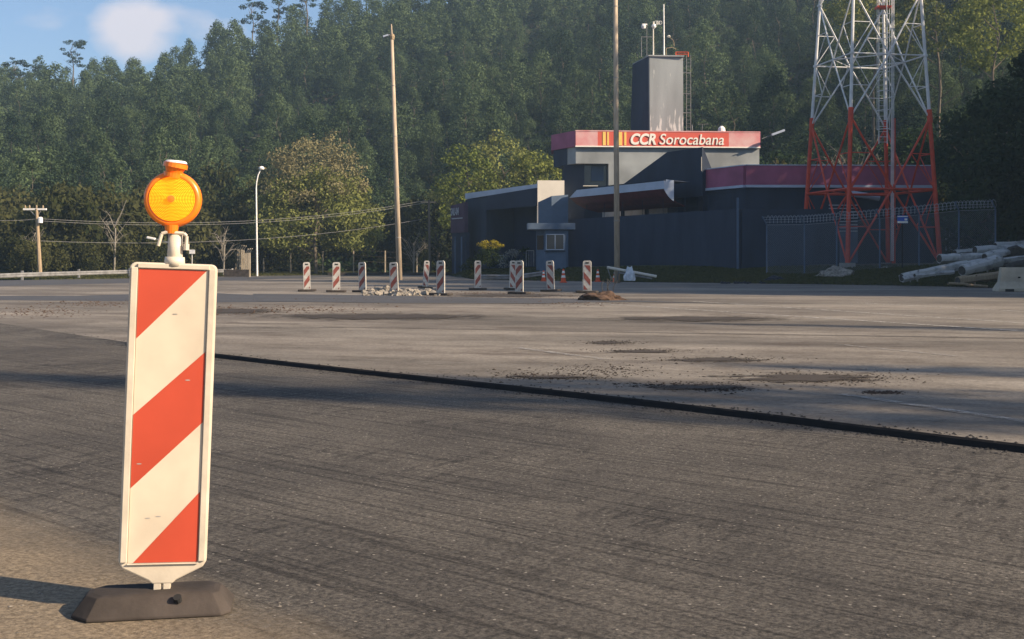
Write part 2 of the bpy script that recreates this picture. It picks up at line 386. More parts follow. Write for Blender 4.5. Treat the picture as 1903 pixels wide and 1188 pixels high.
# edge of the milled lane
EDGE = [(-90, 62), (-45, 40), (-22, 30), (-13, 24.2), (-6.45, 18.7)]
for px, py in [(400, 657), (500, 668), (600, 681), (710, 693), (820, 707), (910, 715), (1000, 724), (1100, 736), (1200, 748), (1300, 758), (1400, 768), (1500, 779), (1600, 790), (1700, 803), (1800, 814), (1903, 826)]:
    d = GD(py - 2, 0.0); EDGE.append((X(px, d), d))
EDGE += [(4.6, 6.75), (8, 5.6), (16, 3.2), (40, -4), (90, -22)]
def catmull(P_, k=8):
    o = []; Q = [P_[0]] + P_ + [P_[-1]]
    for i in range(1, len(Q) - 2):
        a, b, c, d = [np.array(q) for q in Q[i - 1:i + 3]]
        for j in range(k):
            t = j / k; p = .5 * (2 * b + (c - a) * t + (2 * a - 5 * b + 4 * c - d) * t * t + (3 * b - a - 3 * c + d) * t ** 3); o.append((float(p[0]), float(p[1])))
    o.append(P_[-1]); return o
EDGE = [(-90, 62), (-45, 40), (-24, 29.6), (-14, 24.3)]
for px in list(range(-150, 1950, 50)) + [2100, 2400]:
    py = 657 + .1125 * (px - 400) + 2.0 * math.sin(px / 260) - (0 if px > 300 else (300 - px) * .03); d = GD(py - 2, 0.0)
    if X(px, d) > -13: EDGE.append((X(px, d), d))
EDGE += [(6.0, 5.6), (9, 4.2), (16, 1.2), (40, -6), (90, -22)]
EDGE = [e for i, e in enumerate(EDGE) if i == 0 or e[0] > EDGE[i - 1][0]]
# pavement sheet (beyond the edge) triangulated as a strip from edge to far boundary
def far_pt(u):
    px = CX + F * u; d = float(np.interp(px, PXT, DBT)) + .4; return (u * d, d)
mb = MB(); rows = []
for i in range(len(EDGE)):
    pass
from mathutils.geometry import tessellate_polygon
far = [far_pt(u) for u in np.linspace(1.05, -1.0, 90)]
poly = EDGE + [(90, 30)] + far + [(-90, 66)]
poly3 = [Vector((p[0], p[1], 0)) for p in poly]
tris = tessellate_polygon([poly3])
mb = MB(); mb.add(poly3, [tuple(t) for t in tris])
o = mb.build('road', M['asphalt']); tag(o, kind='structure', label='worn pale asphalt of the plaza beyond the milled strip')
bm_fix = o.data; 
import bmesh
b_ = bmesh.new(); b_.from_mesh(o.data)
bmesh.ops.recalc_face_normals(b_, faces=b_.faces)
if b_.faces[0].normal.z < 0: bmesh.ops.reverse_faces(b_, faces=b_.faces)
b_.to_mesh(o.data); b_.free()
# step face, slightly ragged; strip darkened and widened to include its shadow
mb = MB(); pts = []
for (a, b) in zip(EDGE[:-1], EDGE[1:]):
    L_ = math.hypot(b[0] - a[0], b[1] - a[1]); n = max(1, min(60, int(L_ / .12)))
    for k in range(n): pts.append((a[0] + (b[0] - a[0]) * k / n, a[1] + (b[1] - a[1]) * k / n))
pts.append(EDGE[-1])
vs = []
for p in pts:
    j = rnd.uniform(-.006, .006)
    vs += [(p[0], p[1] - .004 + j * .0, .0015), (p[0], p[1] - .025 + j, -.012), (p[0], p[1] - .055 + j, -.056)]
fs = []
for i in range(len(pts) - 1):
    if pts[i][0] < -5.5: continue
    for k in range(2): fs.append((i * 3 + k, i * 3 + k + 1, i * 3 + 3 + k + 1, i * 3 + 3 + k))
fl = [(i * 3 + k, i * 3 + k + 1, i * 3 + 3 + k + 1, i * 3 + 3 + k) for i in range(len(pts) - 1) if pts[i][0] < -5.5 for k in range(2)]
lo_ = MB(); lo_.v = [v if i % 3 != 2 else (v[0] - .55 * min(1, max(0, (-5.5 - v[0]) / 5)), v[1] - .03 - 1.0 * min(1, max(0, (-5.5 - v[0]) / 5)), -.0505) for i, v in enumerate(vs)]; lo_.v = [v if i % 3 != 1 else ((vs[i - 1][0] * .9 + lo_.v[i + 1][0] * .1), (vs[i - 1][1] * .9 + lo_.v[i + 1][1] * .1), -.004) for i, v in enumerate(lo_.v)]; lo_.f = fl; o = lo_.build('road_step', M['milled']); tag(o, kind='structure', label='dusty low end of the pavement step at the left')
mb.add(vs, fs); o = mb.build('road_step', M['step']); tag(o, kind='structure', label='low step between milled and unmilled asphalt, drawn dark with its shadow')
mb = MB().sheet([(-140, -120, -.05), (140, -120, -.05), (140, 14, -.05), (40, 24, -.05), (-10, 33, -.05), (-60, 58, -.05), (-140, 76, -.05)])
o = mb.build('milled_road', M['milled']); tag(o, kind='structure', label='grooved milled asphalt in the foreground')

# dark strips and painted lines lying on the pavement
def patch(name, pix, m, z=.004, label=None):
    mb = MB().sheet([GP(px, py, z) for px, py in pix][::-1]); o = mb.build(name, m)
    if o.data.polygons[0].normal.z < 0: o.data.flip_normals()
    tag(o, kind='structure', label=label); return o
patch('dark_road', [(-400, 523), (0, 521), (240, 518), (470, 514), (620, 510), (640, 514), (470, 520), (240, 526), (0, 532), (-400, 537)], M['darkroad'], .004, 'dark strip along the far left guardrail')
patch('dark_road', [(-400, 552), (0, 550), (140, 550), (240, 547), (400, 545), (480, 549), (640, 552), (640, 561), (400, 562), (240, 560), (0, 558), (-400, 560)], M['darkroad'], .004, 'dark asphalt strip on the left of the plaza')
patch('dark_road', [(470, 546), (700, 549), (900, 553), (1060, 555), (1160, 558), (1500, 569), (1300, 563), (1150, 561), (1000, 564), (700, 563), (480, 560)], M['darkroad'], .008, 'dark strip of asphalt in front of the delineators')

def worn(name, c, lo, hi):
    m = bpy.data.materials.new(name); m.use_nodes = True; t = m.node_tree; b = t.nodes['Principled BSDF']; b.inputs['Base Color'].default_value = (*c, 1); b.inputs['Roughness'].default_value = .8
    tc = t.nodes.new('ShaderNodeTexCoord'); n = t.nodes.new('ShaderNodeTexNoise'); n.inputs['Scale'].default_value = 5; n.inputs['Detail'].default_value = 9; n.inputs['Roughness'].default_value = .85
    r = t.nodes.new('ShaderNodeValToRGB'); r.color_ramp.elements[0].position = lo; r.color_ramp.elements[1].position = hi
    t.links.new(tc.outputs['Object'], n.inputs['Vector']); t.links.new(n.outputs[0], r.inputs[0]); t.links.new(r.outputs[0], b.inputs['Alpha']); return m
M['road_line'] = worn('worn_white_road_paint', (.44, .42, .38), .40, .56); M['dusty_line'] = worn('faded_road_paint', (.30, .29, .27), .42, .62)
def line(name, a, b, w, m, z=.008, label=None):
    A = GP(*a, z); B = GP(*b, z); d = (B - A).normalized(); n = Vector((-d.y, d.x, 0)) * (w / 2)
    o = MB().sheet([A - n, B - n, B + n, A + n]).build(name, m); 
    if o.data.polygons[0].normal.z < 0: o.data.flip_normals()
    tag(o, kind='structure', label=label)
line('road_marking', (1095, 563), (1960, 619), .14, M['road_line'], label='long worn white line across the plaza')
line('road_marking', (1285, 560), (1960, 604), .14, M['road_line'], label='second worn white line behind the first')
line('road_marking', (1600, 563), (1960, 582), .12, M['road_line'], label='short white line farthest right')
line('road_marking', (1565, 732), (2000, 797), .12, M['dusty_line'], label='faded white line near the milled step')
line('road_marking', (960, 646), (1130, 668), .12, M['dusty_line'], label='faint line stub mid plaza')
line('road_marking', (1560, 640), (1780, 662), .08, M['dusty_line'], label='thin pale scrape on the plaza')
line('road_marking', (380, 537), (560, 535), .3, M['road_line'], label='pale line on far left lane')
line('road_marking', (560, 524), (840, 521), .25, M['dusty_line'], label='pale line behind the delineators')
line('road_crack', (600, 607), (1150, 617), .05, M['crack'], label='dark seam on the plaza')
line('road_crack', (1150, 617), (1990, 630), .07, M['crack'], label='dark seam crossing the plaza at right')
line('road_crack', (400, 609), (640, 609), .05, M['crack'], label='tyre mark at left')
line('road_crack', (400, 600), (560, 602), .05, M['crack'], label='tyre mark at left, farther one')

# ------------------------------------------------------------------ foliage
def cards(points, normals, size, rng, jitter=.7, aspect=.6):
    n = len(points)
    nrm = normals + rng.normal(0, jitter, (n, 3)); nrm /= np.linalg.norm(nrm, axis=1)[:, None] + 1e-9
    a = rng.normal(0, 1, (n, 3)); u = np.cross(nrm, a); u /= np.linalg.norm(u, axis=1)[:, None] + 1e-9
    v = np.cross(nrm, u); s = size * rng.uniform(.6, 1.35, n)[:, None] / 2
    q = np.stack([points - u * s, points + v * s * aspect, points + u * s, points - v * s * aspect], 1)
    return q.reshape(-1, 3)
def card_mesh(name, V, m):
    n = len(V) // 4; me = bpy.data.meshes.new(name)
    me.vertices.add(len(V)); me.vertices.foreach_set('co', V.astype(np.float32).ravel())
    me.loops.add(n * 4); me.loops.foreach_set('vertex_index', np.arange(n * 4, dtype=np.int32))
    me.polygons.add(n); me.polygons.foreach_set('loop_start', np.arange(0, n * 4, 4, dtype=np.int32)); me.polygons.foreach_set('loop_total', np.full(n, 4, dtype=np.int32))
    me.update(calc_edges=True); me.materials.append(m); return me
def clump_cloud(centres, radii, per, rng, size, flat=.75, jitter=.7):
    Ps = []; Ns = []
    for c, r in zip(centres, radii):
        k = max(4, int(per * r * r)); d = rng.normal(0, 1, (k, 3)); d /= np.linalg.norm(d, axis=1)[:, None]
        rr = r * rng.uniform(.55, 1.05, k)[:, None]
        p = d * rr; p[:, 2] *= flat
        Ps.append(p + c); Ns.append(d + np.array([0, 0, .25]))
    return cards(np.concatenate(Ps), np.concatenate(Ns), size, rng, jitter)
def columnar(rng, H, R, base=.03, nclump=60, per=80, size=.30):
    cs = []; rs = []
    for i in range(nclump):
        t = (i + rng.uniform(0, 1)) / nclump; h = H * (base + (1 - base) * t)
        prof = R * (1 - t ** 2.3) ** .75 * (.62 + .38 * min(1, t * 4)) * .85
        a = rng.uniform(0, 6.283); q = prof * rng.uniform(.62, 1.0)
        cs.append((q * math.cos(a), q * math.sin(a), h)); rs.append(rng.uniform(.6, 1.25) * (1.15 - .35 * t) * R / 3.1)
    return clump_cloud(np.array(cs), rs, per, rng, size, .85, .5)
def dome(rng, H, R, z0, nclump, cr, per, size):
    cs = []; rs = []
    for i in range(nclump):
        a = rng.uniform(0, 6.283); u = rng.uniform(-.55, 1); q = math.sqrt(max(0, 1 - u * u)) * rng.uniform(.62, 1.0)
        hh = (H - z0) / 2
        cs.append((R * q * math.cos(a), R * q * math.sin(a), z0 + hh + u * hh * rng.uniform(.8, 1))); rs.append(cr * rng.uniform(.6, 1.25))
    return clump_cloud(np.array(cs), rs, per, rng, size)
def trunk_mb(H, r, rng, limbs=6, spread=2.2, h0=.3):
    mb = MB(); p = Vector((0, 0, -.3)); n = 5
    pts = [Vector((rng.uniform(-.12, .12) * i, rng.uniform(-.12, .12) * i, -.3 + (H + .3) * i / n)) for i in range(n + 1)]
    for i in range(n): mb.tube(pts[i], pts[i + 1], r * (1 - i / n * .85), r * (1 - (i + 1) / n * .85), 7)
    for k in range(limbs):
        t = h0 + (1 - h0) * .8 * (k + .5) / limbs; a = rng.uniform(0, 6.283); b = pts[min(n, int(t * n))].lerp(pts[min(n, int(t * n) + 1)], t * n % 1)
        e = b + Vector((math.cos(a) * spread * (1.1 - t * .6), math.sin(a) * spread * (1.1 - t * .6), spread * .6)); mb.tube(b, e, r * .35, r * .1, 5)
    return mb

protos = []
for k in range(9):
    rng = np.random.default_rng(100 + k); H = 8.6 + (k % 3) * 1.0; R = [3.2, 2.7, 3.5][k % 3] * (1 + .05 * (k % 4))
    cm = card_mesh('crown', columnar(rng, H, R), LEAF['euc'])
    tm = trunk_mb(H * .85, .12, rnd, 4, 1.0); tobj = tm.build('trunk', M['bark']); tmesh = tobj.data; bpy.data.objects.remove(tobj)
    protos.append((cm, tmesh, H))
ridgem = []
for k in range(4):
    rng = np.random.default_rng(300 + k)
    cs = []; rs = []
    for i in range(22):
        t = rng.uniform(.45, 1); a = rng.uniform(0, 6.28); q = rng.uniform(.2, 1) * 3.4 * (1.25 - .6 * t)
        cs.append((q * math.cos(a), q * math.sin(a), 11.5 * t)); rs.append(rng.uniform(.6, 1.15))
    cm = card_mesh('crown', clump_cloud(np.array(cs), rs, 70, rng, .4, .45), LEAF['eucdk'])
    tm = trunk_mb(10.8, .2, rnd, 9, 2.8, .4); tobj = tm.build('trunk', M['bark']); tmesh = tobj.data; bpy.data.objects.remove(tobj)
    ridgem.append((cm, tmesh, 13))

def place_tree(name, proto, x, y, s, rz, label, cat, group=None, z=None, sz=None):
    r = empty(name, (x, y, Tz(x, y) if z is None else z), label, cat, group)
    r.rotation_euler[2] = rz; r.scale = (s, s, sz or s)
    for nm, dm in (('crown', proto[0]), ('trunk', proto[1])):
        c = bpy.data.objects.new(nm, dm); col.objects.link(c); c.parent = r
    return r

cand = []
sp = 5.4; j = 0; y = 88.0
while y < RIDGE + 8:
    half = .56 * y; x = -half + (j % 2) * sp / 2
    while x < half:
        xx = x + rnd.uniform(-1.6, 1.6); yy = y + rnd.uniform(-1.7, 1.7); px = CX + F * xx / yy; hs = np.interp(px, PXT, HST)
        if rnd.random() > .07 and yy > hs + 3 and not (870 < px < 1500 and yy < 116): cand.append((xx, yy))
        x += sp
    y += sp * (1.25 if y < 150 else 1.45); j += 1
def vis(c):
    x, y = c; px = CX + F * x / y; py = HY - (Tz(x, y) + 8 - CZ) / y * F
    return -60 < px < 1963 and py > -120
vc = [c for c in cand if vis(c)]; vc.sort(key=lambda c: c[1])
print('forest candidates', len(cand), 'visible', len(vc))
ind = vc[:292]; rest = vc[292:]; print('rest', len(rest))
for (x, y) in ind:
    s = rnd.uniform(.60, 1.0); pr = protos[rnd.randrange(9)]
    place_tree('plantation_tree', pr, x, y, s, rnd.uniform(0, 6.28), 'slender leafy green plantation tree on the wooded hillside', 'tree', 'plantation trees covering the hillside', sz=s * rnd.uniform(.85, 1.15))
# far remainder as one mass
acc = []
for (x, y) in rest:
    k = rnd.randrange(9); pr = protos[k]; n = len(pr[0].vertices); A = np.empty(n * 3, np.float32); pr[0].vertices.foreach_get('co', A); A = A.reshape(-1, 4, 3)
    A = A[::2]; s = rnd.uniform(.66, .98); a = rnd.uniform(0, 6.28); R_ = np.array([[math.cos(a), -math.sin(a), 0], [math.sin(a), math.cos(a), 0], [0, 0, 1]])
    c = A.mean(1, keepdims=True); A = c + (A - c) * 1.4
    acc.append(((A.reshape(-1, 3) * s) @ R_.T) + np.array([x, y, Tz(x, y)]))
o = bpy.data.objects.new('distant_forest', card_mesh('distant_forest', np.concatenate(acc), LEAF['euc'])); col.objects.link(o)
tag(o, 'far mass of dark green trees along the top of the hill', 'forest', kind='stuff')
n = 110000; uu = np.random.default_rng(5).uniform(-.52, .52, n); r5 = np.random.default_rng(6)
dd = np.sqrt(r5.uniform(84 ** 2, 246 ** 2, n)); hs_ = np.interp(CX + F * uu, PXT, HST); keep = dd > hs_ - 2; uu = uu[keep]; dd = dd[keep]
pts_ = np.stack([uu * dd, dd, T(uu * dd, dd) + r5.uniform(0, 1.1, len(dd))], -1)
nn = np.tile([[.2, -.6, .8]], (len(dd), 1)); o = bpy.data.objects.new('undergrowth', card_mesh('undergrowth', cards(pts_, nn, .75, r5, .7), LEAF['dark'])); col.objects.link(o)
tag(o, 'dense dark undergrowth between the hillside trees', 'undergrowth', kind='stuff')
# skyline emergents
for px, d, s, lab in [(135, 232, 1.0, 'spreading tree with layered flat crown rising above the left skyline'),
                      (470, 238, 1.15, 'broad dark tree on the skyline, left of the tallest clump'), (515, 240, 1.25, 'tallest dark tree of the clump on the skyline'),
                      (570, 240, 1.2, 'dark tree on the skyline at the right end of the clump'), (408, 236, .8, 'small open-crowned tree on the skyline left of the dark clump'),
                      (680, 242, 1.05, 'lone open-crowned tree on the skyline above the first tall pole'), (205, 232, .75, 'low spreading tree on the skyline between cloud and layered tree'),
                      (30, 230, .95, 'open-crowned tree on the skyline at the far left'), (60, 233, .8, 'thin twiggy tree on the skyline at the left')]:
    x = X(px, d); s *= .85; place_tree('skyline_tree', ridgem[int(px) % 4], x, d, s, rnd.uniform(0, 6), lab, 'tree', z=Tz(x, d) + {135: 3.5, 470: 1.5, 515: 2, 570: 1.5, 680: 1}.get(px, 0))

# particular trees
def special(name, px, d, label, H, R, z0, m, n, cr, per, size, trunk_r=.2, extra=None, bark='bark'):
    x = X(px, d); r = empty(name, (x, d, Tz(x, d)), label, 'tree')
    rng = np.random.default_rng(int(px * 7 + d)); c = bpy.data.objects.new('crown', card_mesh('crown', dome(rng, H, R, z0, n, cr, per, size), LEAF[m])); col.objects.link(c); c.parent = r
    if extra:
        m2, H2, R2, z2, n2, cr2, per2, s2 = extra
        c = bpy.data.objects.new('crown_top', card_mesh('crown_top', dome(rng, H2, R2, z2, n2, cr2, per2, s2), LEAF[m2])); col.objects.link(c); c.parent = r
    tm = trunk_mb(H * .85, trunk_r, rnd, 12, R * .6, .2); to = tm.build('trunk', M[bark]); to.parent = r
    return r
special('broad_tree', 588, 99, 'big broad olive-green tree with brownish top beside the left street lamp', 9.0, 5.8, .0, 'olive', 170, 1.1, 80, .28, .2, ('brown', 12.2, 4.6, 4.6, 110, .9, 75, .24))
special('broad_tree', 505, 104, 'lower rounded tree half hidden behind the street lamp', 8.6, 3.8, .6, 'scrub', 60, 1.0, 70, .32)
special('leafy_tree', 868, 106, 'yellow-green tree behind the gate canopy, leftmost one', 11.6, 2.9, 1.5, 'yellow', 60, .9, 80, .3)
special('leafy_tree', 930, 110, 'tall yellow-green tree behind the middle of the gate canopy', 13.2, 3.4, 2, 'olive', 75, .95, 80, .3)
special('leafy_tree', 1000, 108, 'yellow-green tree beside the left end of the red sign', 11.2, 3.0, 2, 'yellow', 60, .9, 80, .3)
special('leafy_tree', 815, 112, 'low bright green bushy tree at the left of the gate building', 8.6, 2.3, .6, 'olive', 45, .85, 80, .3)
special('leafy_tree', 1745, 112, 'yellowish green tree behind the right legs of the lattice tower', 17.8, 5.0, 7, 'olive', 90, 1.1, 75, .36)
special('leafy_tree', 1625, 118, 'yellow-green tree seen through the white part of the lattice tower', 20, 4.4, 9, 'olive', 80, 1.1, 75, .36)
special('leafy_tree', 1850, 100, 'pale green tree near the right edge above the dark trees', 17.5, 4.4, 6, 'yellow', 70, 1.0, 75, .34)
for px, d, H, R, lab in [(1790, 82, 11, 4.2, 'dark green tree just right of the lattice tower'), (1875, 76, 12, 4.6, 'dark green tree at the right edge behind the log pile'),
                         (1700, 90, 10, 3.6, 'dark tree behind the right end of the magenta band'), (1945, 70, 12, 4.4, 'dark green tree partly cut by the right edge of the photo'),
                         (1440, 98, 10, 3.6, 'dark bushy tree right of the red sign'), (1840, 66, 4.6, 2.6, 'low dark bush behind the log pile'), (1990, 60, 12, 4.4, 'dark tree just past the right edge')]:
    special('dark_tree', px, d, lab, H, R, .3, 'dark', 75, 1.1, 75, .34)
# bare twiggy tree with pale branches
def bare_tree(name, px, d, H, lab, n=60, spread=2.5, r=.035):
    x = X(px, d); R0 = empty(name, (x, d, Tz(x, d)), lab, 'tree'); rg = random.Random(int(px))
    mb = MB(); mb.tube((x, d, Tz(x, d) - .3), (x + .1, d, Tz(x, d) + H * .55), .09, .06, 6); mb.build('trunk', M['palebark'], R0)
    mb = MB()
    for i in range(n):
        t = rg.uniform(.35, 1); a = rg.uniform(0, 6.28); b = Vector((x, d, Tz(x, d) + H * t * .6)); e = b + Vector((math.cos(a) * spread * rg.uniform(.4, 1), math.sin(a) * spread * .6, H * .35 * rg.uniform(.3, 1)))
        m_ = b.lerp(e, .5) + Vector((0, 0, rg.uniform(-.3, .5))); mb.tube(b, m_, r, r * .7, 4); mb.tube(m_, e, r * .7, r * .3, 4)
        for q in range(3):
            f = m_.lerp(e, rg.random()); mb.tube(f, f + Vector((rg.uniform(-.6, .6), rg.uniform(-.4, .4), rg.uniform(-.2, .7))), r * .4, r * .2, 3)
    mb.build('branches', M['palebark'], R0)
bare_tree('bare_tree', 1590, 84, 10.5, 'leafless tree with pale twigs behind the magenta band and tower legs', 75, 3.0)
bare_tree('bare_tree', 1490, 88, 9.5, 'smaller leafless tree with pale twigs right of the red sign', 55, 2.4, .028)
bare_tree('bare_tree', 212, 84, 6.2, 'leafless pale sapling in the scrub left of the amber lamp', 14, 1.4, .03)
bare_tree('bare_tree', 60, 82, 4.2, 'leafless pale sapling behind the guardrail near the utility pole', 10, .9, .025)
bare_tree('bare_tree', 415, 90, 4.5, 'leafless shrub tree with pale stems left of the street lamp', 20, 1.5, .025)
bare_tree('bare_tree', 768, 100, 5.0, 'thin leafless tree beside the first tall pole', 20, 1.6, .025)

# shrubs along the left verge and foot of the hill: individual bushes of one prototype family
bproto = []
for k in range(4):
    rng = np.random.default_rng(500 + k); bproto.append(card_mesh('foliage', dome(rng, 3.0, 1.9, .1, 26, .75, 90, .26), LEAF['scrub']))
for i in range(150):
    px = rnd.uniform(-60, 850) if i < 105 else rnd.uniform(1430, 1960); hs = np.interp(px, PXT, HST); db = np.interp(px, PXT, DBT)
    d = rnd.uniform(db + 5, hs + 8) if i < 105 else rnd.uniform(80, hs + 10)
    if px > 1430 and d < 78: continue
    if 560 < px < 850 and d < 112 and rnd.random() < .75: d = rnd.uniform(110, 118)
    x = X(px, d); s = rnd.uniform(.6, 1.7) if d > db + 9 else rnd.uniform(.4, .8)
    b = bpy.data.objects.new('bush', bproto[i % 4]); col.objects.link(b); b.location = (x, d, Tz(x, d) - .1); b.scale = (s, s, s * rnd.uniform(.8, 1.5)); b.rotation_euler[2] = rnd.uniform(0, 6)
    tag(b, 'scrubby olive-green bush at the foot of the wooded hillside', 'bush', 'bushes at the foot of the hillside')
# grass on the verge
rng = np.random.default_rng(9); n = 60000
pxs = rng.uniform(-80, 1990, n); dbs = np.interp(pxs, PXT, DBT); dd = dbs + rng.uniform(.2, 12, n); dd = np.where((pxs > 1050) & (dd > dbs + 7), dbs + rng.uniform(.2, 6, n), dd)
gx = (pxs - CX) / F * dd; gz = T(gx, dd); pts_ = np.stack([gx, dd, gz + .04], -1)
nn = np.tile([[0, -1, .4]], (n, 1)); o = bpy.data.objects.new('verge_grass', card_mesh('verge_grass', cards(pts_, nn, .17, rng, .6), LEAF['scrub'])); col.objects.link(o)
tag(o, 'short rough grass on the bank beside the plaza', 'grass', kind='stuff')

# tall trees standing outside the right edge (they throw the shade over the plaza)
for k, (x, y, h, w) in enumerate([(34, 50.5, 28, 1.0), (38, 47, 27, 1.1), (43, 44, 27, 1.1), (48, 40, 26, 1.1), (33.6, 58.3, 15, .9), (36, 56.5, 17.5, 1.0), (33.2, 62, 14, .8), (38.5, 58.5, 19, 1.1), (36, 61, 21, 1.1), (29, 35, 14, .8), (31.5, 38.5, 18, .95), (33, 34, 21, 1.0), (37, 32.5, 24, 1.1), (42, 31, 27, 1.2), (47.5, 29, 30, 1.3), (38, 38.5, 25, 1.1), (45, 35.5, 28, 1.2), (54, 30, 32, 1.3), (60, 25, 34, 1.4), (35.5, 65.5, 15, 1.0), (37, 63.5, 18, 1.1), (40, 60, 21, 1.2), (33, 48, 19, 1.0), (31, 45, 14, .9), (36, 43, 20, 1.1), (58, 33, 28, 1.2), (41, 51, 30, 1.2), (50, 45, 32, 1.3), (41, 66, 20, 1.2), (37, 71, 17.5, 1.0), (44, 56, 25, 1.1),
                                  (53, 36, 27, 1.1), (36, 56, 23, 1.0), (46, 72, 21, 1.2),
                                  (30, -1.6, 21, .42), (27, .6, 16.5, .35), (26, 3.8, 13.5, .4), (34, 9.5, 18, .3)]):
    pr = protos[k % 9]; r = place_tree('roadside_tree', pr, x, y, w * 1.25, k * 1.3, 'tall tree standing past the right edge of the photo, shading the plaza', 'tree', 'trees past the right edge', z=0.0 if y < 35 else Tz(x, y), sz=h / pr[2])

# ------------------------------------------------------------------ building
V2 = Vector((-.475, .88, 0))             # direction along which the shaded fronts recede
def along(px, d, t): return Vector((X(px, d) + V2.x * t, d + V2.y * t, 0))
def text_mesh(name, body, m, loc, height, width, parent, shear=0, bold=0, depth=.02, ang=0):
    cu = bpy.data.curves.new(name, 'FONT'); cu.body = body; cu.size = 1; cu.shear = shear; cu.offset = bold; cu.extrude = .01
    ob = bpy.data.objects.new(name, cu); col.objects.link(ob); bpy.context.view_layer.update()
    me = bpy.data.meshes.new_from_object(ob.evaluated_get(bpy.context.evaluated_depsgraph_get())); bpy.data.objects.remove(ob)
    co = np.array([v.co[:] for v in me.vertices]); mn = co.min(0); mxx = co.max(0)
    base = 0.0; capn = co[:, 1].max()
    vs = []
    o0 = parent_world(parent) if parent else Vector((0, 0, 0))
    for v in me.vertices:
        x = (v.co.x - mn[0]) / (mxx[0] - mn[0]) * width; z = v.co.y / capn * height; y = -v.co.z / .01 * depth / 2
        v.co = Vector((loc[0] - o0.x + x * math.cos(ang) - y * math.sin(ang), loc[1] - o0.y + x * math.sin(ang) + y * math.cos(ang), loc[2] - o0.z + z))
    me.materials.clear(); me.materials.append(m); me.name = name
    o = bpy.data.objects.new(name, me); col.objects.link(o)
    if parent: o.parent = parent
    return o

# main building -----------------------------------------------------
B = empty('service_building', (X(1385, 70), 70, 0), 'dark slate service building with red lettered sign on its upper storey and magenta parapet bands', 'building')
P0 = Vector((X(1385, 70), 70, 0)); P1 = P0 + V2 * 6.4; P1b = P0 + V2 * 7.6; P2 = P0 + V2 * 22
PR = Vector((X(1735, 70.4), 70.4, 0)); zt = Z(308, 70); zb = Z(344, 70)
MB().prism([P0, PR, PR + Vector((0, 14, 0)), P1 + Vector((2, 10, 0)), P1], -.3, zt - .15).build('lower_wing', M['slate'], B)
def band(a, b, z0, z1, th=.16, m='purple', nm='parapet_band'):
    d = (b - a).normalized(); n = Vector((d.y, -d.x, 0))
    if n.y > 0 or (abs(n.y) < .01 and n.x > 0): n = -n
    return MB().prism([a + n * th, b + n * th, b - n * .05, a - n * .05] if (b - a).cross(n).z < 0 else [b + n * th, a + n * th, a - n * .05, b - n * .05], z0, z1).build(nm, M[m], B)
band(P1, P0, zb, zt); band(P0, PR, zb, zt)
band(P1, P0, zb - .16, zb, .2, 'fascia', 'band_trim'); band(P0, PR, zb - .16, zb, .2, 'fascia', 'band_trim')
band(P1, P0, zt, zt + .06, .2, 'fascia', 'coping'); band(P0, PR, zt, zt + .06, .2, 'fascia', 'coping')
# pilaster at the end of the band
MB().prism([P1 + V2 * 0 + Vector((-.35, -.2, 0)), P1 + Vector((.1, .0, 0)), P1b + Vector((.4, .1, 0)), P1b + Vector((-.3, -.1, 0))], 0, zt + .1).build('pilaster', M['slate_dk'], B)
# body behind the curved canopy
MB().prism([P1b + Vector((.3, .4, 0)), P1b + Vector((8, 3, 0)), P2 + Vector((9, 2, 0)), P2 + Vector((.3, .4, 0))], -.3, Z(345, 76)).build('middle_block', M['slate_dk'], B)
# clerestory glass under canopy
for (a, b) in [(8.2, 10.6), (10.9, 13.6), (13.9, 17.2)]:
    A = P0 + V2 * a + Vector((.2, .1, 0)); Bq = P0 + V2 * b + Vector((.2, .1, 0)); n = Vector((-.88, -.475, 0)) * .06
    w = MB().slab([Vector((A.x, A.y, 3.9)), Vector((Bq.x, Bq.y, 3.9)), Vector((Bq.x, Bq.y, 5.15)), Vector((A.x, A.y, 5.15))], n).build('window', M['paleglass'], B)
    fm = MB()
    for q in (A, Bq): fm.box((q.x - .06, q.y - .03, 4.5), (.1, .1, 1.3))
    fm.build('frame', M['slate_dk'], w)
# canopy: pale fascia and dark red curved soffit
C0 = Vector((X(1234, 72), 72, 0)); C1 = C0 + V2 * 11.6; zc1 = Z(336, 72); zc0 = Z(351, 72)
nout = Vector((-.88, -.475, 0))
MB().slab([C0 + Vector((0, 0, zc0)), C1 + Vector((0, 0, zc0)), C1 + V2 * -1.0 + Vector((0, 0, zc1)), C0 + Vector((0, 0, zc1))], -nout * .15).build('canopy_fascia', M['fascia'], B)
mb = MB(); prof = [(0, zc0), (.35, zc0 - .45), (.9, zc0 - .85), (1.6, zc0 - 1.1)]
vs = []
for k, (q, z) in enumerate(prof):
    for c, e in ((C0, 0), (C1, 1)): p = c - nout * (q + .02) + V2 * (-q * .9 if e else q * 0); vs.append((p.x, p.y, z))
mb.add(vs, [(2 * i, 2 * i + 1, 2 * i + 3, 2 * i + 2) for i in range(3)]); so = mb.build('canopy_soffit', M['canred'], B)
s_ = so.modifiers.new('thick', 'SOLIDIFY'); s_.thickness = .06
mb = MB(); mb.slab([C0 + Vector((0, 0, zc1 + .02)), C1 - V2 + Vector((0, 0, zc1 + .02)), C1 - V2 - nout * 2 + Vector((0, 0, zc1 - .05)), C0 - nout * 2 + Vector((0, 0, zc1 - .05))], (0, 0, .06)).build('canopy_roof', M['slate_dk'], B)
